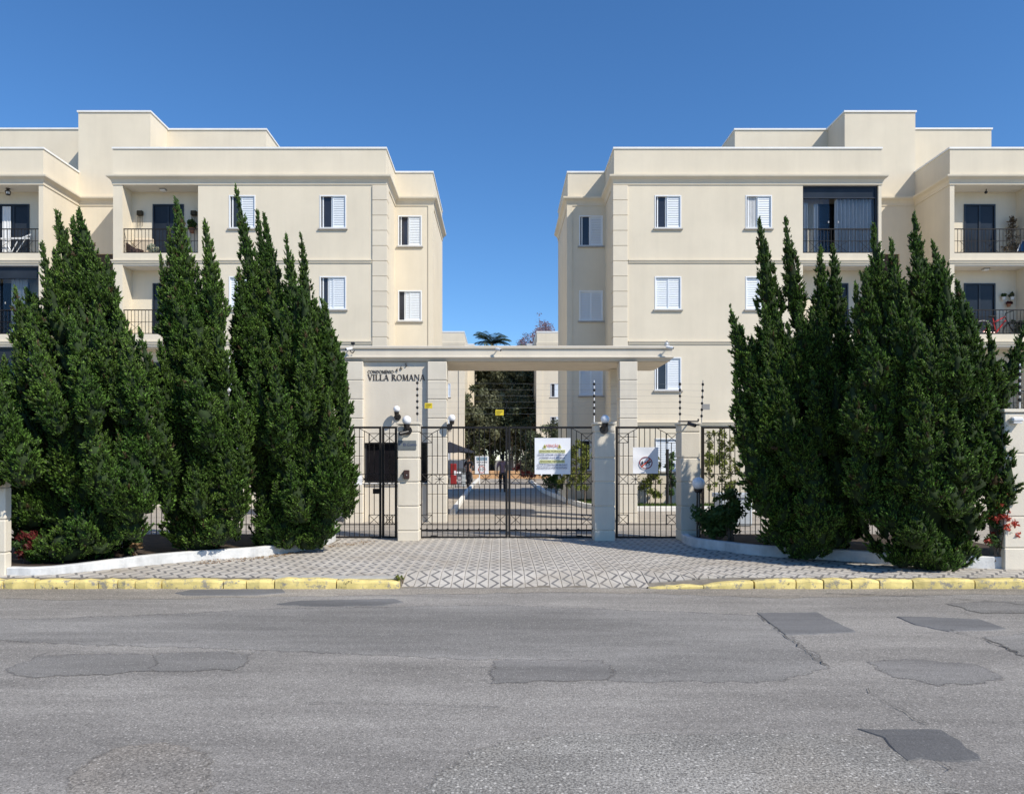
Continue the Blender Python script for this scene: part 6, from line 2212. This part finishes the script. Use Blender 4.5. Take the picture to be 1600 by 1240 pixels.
for i in range(24):
    a0, a1 = 2 * math.pi * i / 24, 2 * math.pi * (i + 1) / 24
    zc = PZ(733.3, 43)
    b.xz([(qc + .2 * math.cos(a0), zc + .2 * math.sin(a0)), (qc + .2 * math.cos(a1), zc + .2 * math.sin(a1)), (qc + .165 * math.cos(a1), zc + .165 * math.sin(a1)), (qc + .165 * math.cos(a0), zc + .165 * math.sin(a0))], 43.04, 43.045)
b.build('ring', RED, sg_)

# ================================================================== THINGS ON THE BALCONIES
YB = 25.0
fz3, fz2 = FL[3] + .06, FL[2] + .06
# left top balcony
ar = thing('wicker_armchair', (PX(209, 25.3), 25.35, fz3), 'brown wicker tub armchair on the left top balcony', 'armchair')
z0 = PZ(393, 25.2)
for nm_, parts in (('seat', None),):
    b = MB()
    n = 18
    rings = []
    for (rz_, rr_) in ((0, .20), (.12, .24), (.30, .28), (.36, .29), (.36, .25), (.16, .22), (.15, .02)):
        ring_ = []
        for i in range(n):
            a = 2 * math.pi * i / n
            hgt = rz_ + (.22 * max(0, -math.cos(a - .4)) if rz_ > .25 else 0)
            ring_.append((PX(209, 25.3) + rr_ * math.cos(a), 25.36 + rr_ * .8 * math.sin(a), fz3 + .06 + hgt))
        rings.append(ring_)
    b.add([p for r_ in rings for p in r_], [(i * n + q, i * n + (q + 1) % n, (i + 1) * n + (q + 1) % n, (i + 1) * n + q) for i in range(6) for q in range(n)])
    b.build('shell', WICK, ar, smooth=True)
    MB().lathe((PX(209, 25.3), 25.36, fz3 + .2), [(.02, 0), (.19, .01), (.2, .05), (.17, .08), (.01, .09)], 16).build('cushion', CUSH, ar, smooth=True)
    for a in range(4):
        MB().rod((PX(209, 25.3) + .15 * math.cos(.8 + a * 1.57), 25.36 + .12 * math.sin(.8 + a * 1.57), fz3), (PX(209, 25.3) + .15 * math.cos(.8 + a * 1.57), 25.36 + .12 * math.sin(.8 + a * 1.57), fz3 + .1), .02, 6).build('leg', WICK, ar)
sz_ = PX(232, 25.5)
so = thing('cream_sofa', (sz_, 25.55, fz3), 'cream sofa back showing behind the wicker armchair', 'sofa')
MB().cbox(PX(207, 25.5), PX(238, 25.5), 25.55, 25.645, fz3 + .0, PZ(372, 25.55), .04).build('back', CUSH, so)


def pot_plant(x, Y, z, r, h, ph, label, pmat, lmat, n=14, name='potted_plant', group='potted plants on the balconies'):
    t = thing(name, (x, Y, z), label, 'potted plant', group)
    MB().lathe((x, Y, z), [(r * .7, 0), (r, h * .85), (r * 1.1, h * .87), (r * 1.1, h), (r * .9, h), (r * .85, h * .9)], 14).build('pot', pmat, t)
    cs = np.stack([x + rng.normal(0, r * .7, n), Y + rng.normal(0, r * .35, n), z + h + ph * rng.random(n)], 1)
    V, T, ti = leaf_cloud(cs, np.full(n, r * .55), 28, r * .5, up=.3)
    V[:, 1] = np.clip(V[:, 1], 25.09, 25.64)
    V[:, 2] = np.maximum(V[:, 2], z + h * .9)
    tri_mesh('foliage', V, T, lmat, ti, parent=t)
    return t


pot_plant(PX(238, 25.4), 25.3, fz3, .11, .30, .3, 'white flowered pot plant beside the wicker armchair', POTW, foliage('pale_flower_leaves', (.25, .32, .16), (.6, .6, .5)))
for px, lab in ((219, 'dark hanging planter with trailing roots left of the balcony door'), (303, 'dark hanging planter with trailing roots at the right edge of the left top balcony')):
    hp = thing('hanging_planter', (PX(px, 25.6), 25.6, PZ(340, 25.6)), lab, 'hanging planter', 'hanging planters on the left top balcony')
    MB().cbox(PX(px - 4.5, 25.6), PX(px + 4.5, 25.6), 25.53, 25.652, PZ(337, 25.6), PZ(329.5, 25.6), .02).build('basket', M('planter_brown', (.045, .035, .02), .8) if 'planter_brown' not in bpy.data.materials else bpy.data.materials['planter_brown'], hp)
    b = MB()
    for dx in (-3.2, -1.2, 1.0, 3.2):
        b.tube([(PX(px + dx, 25.6), 25.59, PZ(337, 25.6)), (PX(px + dx * 1.15, 25.6), 25.59, PZ(346 + abs(dx), 25.6)), (PX(px + dx, 25.6), 25.59, PZ(351 + abs(dx), 25.6))], .009, 5)
    b.build('trailing_roots', M('trail_brown', (.10, .08, .06), .9) if 'trail_brown' not in bpy.data.materials else bpy.data.materials['trail_brown'], hp)
pot_plant(PX(300, 25.5), 25.5, PZ(364, 25.5), .10, .16, .25, 'small hanging pot plant at the right edge of the left top balcony', TERRA, LEAFG)


def dome_light(x, Y, z, label):
    t = thing('ceiling_light', (x, Y, z), label, 'ceiling light', 'balcony ceiling lights')
    MB().cbox(x - .10, x + .10, Y - .1, Y + .1, z - .03, z - .001, .01).build('base', GREYM, t)
    MB().cbox(x - .085, x + .085, Y - .085, Y + .085, z - .075, z - .03, .02).build('diffuser', GLOBE, t)


zc3, zc2 = Z_COR0 - .03, FL[3] - .10 - .03
dome_light(PX(255, 25.35), 25.35, zc3, 'square white ceiling light over the left top balcony')
dome_light(PX(1540, 25.35), 25.35, zc2, 'square white ceiling light over the balcony with the bicycle')
ln = thing('hanging_lantern', (PX(12, 25.3), 25.3, PZ(304, 25.3)), 'black lantern hanging from the ceiling of the far left top balcony', 'lantern')
xl_ = PX(12.5, 25.3)
MB().rod((xl_, 25.3, zc3 - .02), (xl_, 25.3, zc3 - .001), .07, 12).build('ceiling_rose', LAMPB, ln)
MB().rod((xl_, 25.3, PZ(298, 25.3)), (xl_, 25.3, zc3 - .02), .008, 6).build('chain', LAMPB, ln)
b = MB(); b.lathe((xl_, 25.3, PZ(305, 25.3)), [(.05, 0), (.07, .02), (.075, .03)], 6); b.lathe((xl_, 25.3, PZ(299.5, 25.3)), [(.10, 0), (.05, .05), (.015, .07)], 6)
for i in range(6):
    a = i * math.pi / 3
    b.rod((xl_ + .07 * math.cos(a), 25.3 + .07 * math.sin(a), PZ(305, 25.3) + .02), (xl_ + .09 * math.cos(a), 25.3 + .09 * math.sin(a), PZ(299.5, 25.3)), .008, 4)
b.build('cage', LAMPB, ln)
MB().lathe((xl_, 25.3, PZ(305, 25.3) + .03), [(.045, 0), (.06, .1)], 8).build('glass', GLOBE, ln)
sp_ = thing('ceiling_spot', (PX(1540.5, 25.35), 25.35, zc3 - .1), 'small black spotlight under the ceiling of the right top balcony', 'ceiling light')
MB().tube([(PX(1541, 25.35), 25.35, zc3 - .001), (PX(1541, 25.35), 25.35, zc3 - .09)], .014, 8).build('stem', LAMPB, sp_)
MB().ball((PX(1540, 25.35), 25.33, zc3 - .12), .05, 10).build('head', LAMPB, sp_)
# folding drying rack on the far left top balcony
dr = thing('drying_rack', (PX(20, 25.3), 25.3, fz3), 'white folding clothes rack on the far left top balcony', 'clothes rack')
YR = 25.28
q = lambda px, py, y=YR: (PX(px, y), y, PZ(py, y))
for nm_, pts in (('leg', [q(8, 375), q(19, 396)]), ('leg', [q(28, 376), q(18, 394)]), ('leg', [q(40, 373, 25.4), q(26, 394, 25.4)]), ('wing', [q(-16, 374), q(46, 373)]), ('wing', [q(30, 374), q(48, 367)]), ('wing', [q(-16, 372.5, 25.45), q(46, 371.5, 25.45)]), ('wing', [q(32, 372.5, 25.45), q(48, 366, 25.45)])):
    b = MB(); b.tube(pts, .016, 6); b.build(nm_, WHITE, dr)
b = MB()
for i in range(7):
    x_ = -14 + i * 8.5
    b.rod(q(x_, 374), q(x_, 372.5, 25.45), .006, 4)
b.build('rungs', WHITE, dr)
curtain(PX(4, 25.64), PX(17, 25.64), 25.635, FL[3] + .10, FL[3] + 2.03, 'white curtain hanging in the door of the far left top balcony', 3, .012)
# curtains behind the glazed balconies
yq = YB + .22
x0_, x1_ = 9.96, 12.45
W_ = x1_ - x0_
za_, zb_ = FL[3] + .32, Z_COR0 - .42
curtain(x0_ + .06, x0_ + W_ * .10, yq, za_, zb_ - .12, 'narrow white curtain at the left end of the glazed right balcony', 2, .03)
curtain(x0_ + W_ * .18, x0_ + W_ * .24, yq, za_, zb_ - .16, 'thin white curtain fold left of the dark gap in the glazed right balcony', 1, .03)
curtain(x0_ + W_ * .455, x0_ + W_ * .95, yq, za_, zb_, 'wide white curtain with many folds right of the dark gap in the glazed balcony', 10, .075)
dx0_, dx1_ = 15.21, 17.69
for (a, c, wv, lab) in ((-17.0, -16.7, 2, 'pale curtain at the left behind the glazed second floor balcony at far left'), (-16.3, -15.75, 4, 'pale curtain folds behind the glass of the far left balcony above the hedge')):
    curtain(a, c, YB + .3, FL[2] + .32, FL[3] - .5, lab, wv, .03)
# right top balcony: dry tree, deck chair
dt = thing('dry_potted_tree', (PX(1580, 25.5), 25.45, fz3), 'dry brown potted tree standing at the right end of the right top balcony', 'potted plant')
MB().lathe((PX(1581, 25.45), 25.45, fz3), [(.09, 0), (.13, .2), (.14, .22), (.11, .22)], 12).build('pot', TERRA, dt)
b = MB(); b.tube([(PX(1581, 25.45), 25.45, fz3 + .2), (PX(1583, 25.45), 25.45, PZ(336, 25.45))], [.015, .006], 6); b.build('trunk', BARK, dt)
nn = 40
tz = rng.random(nn)
cs = np.stack([PX(1580, 25.45) + rng.normal(0, .13, nn) * (1.1 - .8 * tz), 25.42 + rng.normal(0, .05, nn), fz3 + .45 + (PZ(340, 25.45) - fz3 - .45) * tz], 1)
V, T, ti = leaf_cloud(cs, np.full(nn, .09), 16, .04)
V[:, 1] = np.clip(V[:, 1], 25.1, 25.64)
tri_mesh('foliage', V, T, foliage('dry_twigs', (.12, .085, .05), (.2, .16, .11)), ti, parent=dt)
dc = thing('deck_chair', (PX(1594, 25.3), 25.3, fz3), 'blue and white folded deck chair at the right edge of the top balcony', 'deck chair')
MB().xz([(PX(1590, 25.25), PZ(393, 25.25)), (PX(1612, 25.25), PZ(393, 25.25)), (PX(1612, 25.25), PZ(374, 25.25)), (PX(1598, 25.25), PZ(377, 25.25))], 25.22, 25.25).build('sling', BLUE, dc)
b = MB(); b.tube([(PX(1589, 25.2), 25.2, PZ(393, 25.2)), (PX(1597, 25.2), 25.2, PZ(376, 25.2)), (PX(1612, 25.2), 25.2, PZ(373, 25.2))], .018, 6); b.build('frame', WHITE, dc)
# bicycle
bi = thing('bicycle', (PX(1553, 25.35), 25.35, fz2), 'red bicycle with silver mudguard leaning behind the railing of a right balcony', 'bicycle')
YI = 25.33
w1, w2 = (PX(1536, YI), fz2 + .36), (PX(1583, YI), fz2 + .36)
for (wx, wz) in (w1, w2):
    b = MB(); n = 28
    for i in range(n):
        a0, a1 = 2 * math.pi * i / n, 2 * math.pi * (i + 1) / n
        b.rod((wx + .33 * math.cos(a0), YI, wz + .33 * math.sin(a0)), (wx + .33 * math.cos(a1), YI, wz + .33 * math.sin(a1)), .022, 6, caps=False)
    wo = b.build('wheel', RUB, bi)
    b = MB()
    for i in range(12):
        a0 = 2 * math.pi * i / 12
        b.rod((wx, YI, wz), (wx + .32 * math.cos(a0), YI, wz + .32 * math.sin(a0)), .003, 3, caps=False)
    b.build('spokes', GREYM, wo)
bb_ = (PX(1556, YI), fz2 + .33); st_ = (PX(1551, YI), fz2 + .82); hd_ = (PX(1570, YI), fz2 + .86)
for nm_, a, c, r_ in (('frame_tube', st_, bb_, .02), ('frame_tube', bb_, (PX(1571, YI), fz2 + .74), .026), ('frame_tube', (PX(1552, YI), fz2 + .66), hd_, .022), ('frame_tube', w1, bb_, .014), ('frame_tube', w1, (PX(1552, YI), fz2 + .68), .014), ('fork', hd_, w2, .018)):
    MB().rod((a[0], YI, a[1]), (c[0], YI, c[1]), r_, 8).build(nm_, REDP if nm_ != 'fork' else RUB, bi)
MB().cbox(st_[0] - .13, st_[0] + .09, YI - .05, YI + .05, st_[1] + .02, st_[1] + .07, .02).build('saddle', RUB, bi)
MB().tube([(hd_[0], YI, hd_[1]), (hd_[0] + .03, YI, hd_[1] + .12), (hd_[0] + .13, YI - .2, hd_[1] + .16)], .014, 6).build('handlebar', RUB, bi)
b = MB()
for i in range(8):
    a0, a1 = .5 + 2.2 * i / 8, .5 + 2.2 * (i + 1) / 8
    b.rod((w1[0] + .37 * math.cos(a0), YI, w1[1] + .37 * math.sin(a0)), (w1[0] + .37 * math.cos(a1), YI, w1[1] + .37 * math.sin(a1)), .022, 6)
b.build('mudguard', GREYM, bi)
pot_plant(PX(1567, 25.6), 25.56, PZ(468.5, 25.56), .055, .10, .10, 'white wall pot with sparse plant, left one above the bicycle', POTW, LEAFG, 8)
pot_plant(PX(1580.5, 25.6), 25.56, PZ(468.5, 25.56), .06, .10, .16, 'white wall pot with a dark bushy plant, right one above the bicycle', POTW, LEAFD, 10)
pot_plant(PX(1575, 25.6), 25.56, PZ(479, 25.56), .065, .09, .06, 'terracotta wall pot hanging below the two white pots', TERRA, LEAFR, 8)
pot_plant(PX(1590, 25.4), 25.38, fz2, .12, .24, .45, 'dark bushy pot plant on the floor right of the bicycle', TERRA, LEAFD, 18)
sh_ = thing('wall_shelf', (PX(1600, 25.5), 25.5, PZ(474, 25.5)), 'brown slatted shelf on the side wall of the bicycle balcony', 'shelf')
for i in range(6):
    z_ = PZ(472 - i * 7, 25.5)
    MB().cbox(PX(1595.5, 25.45), PX(1608, 25.45), 25.35, 25.55, z_, z_ + .03, .006).build('board', BARK, sh_)
MB().cbox(PX(1600, 25.45), PX(1608, 25.45), 25.551, 25.60, PZ(474, 25.5), PZ(433, 25.5), .006).build('upright', BARK, sh_)
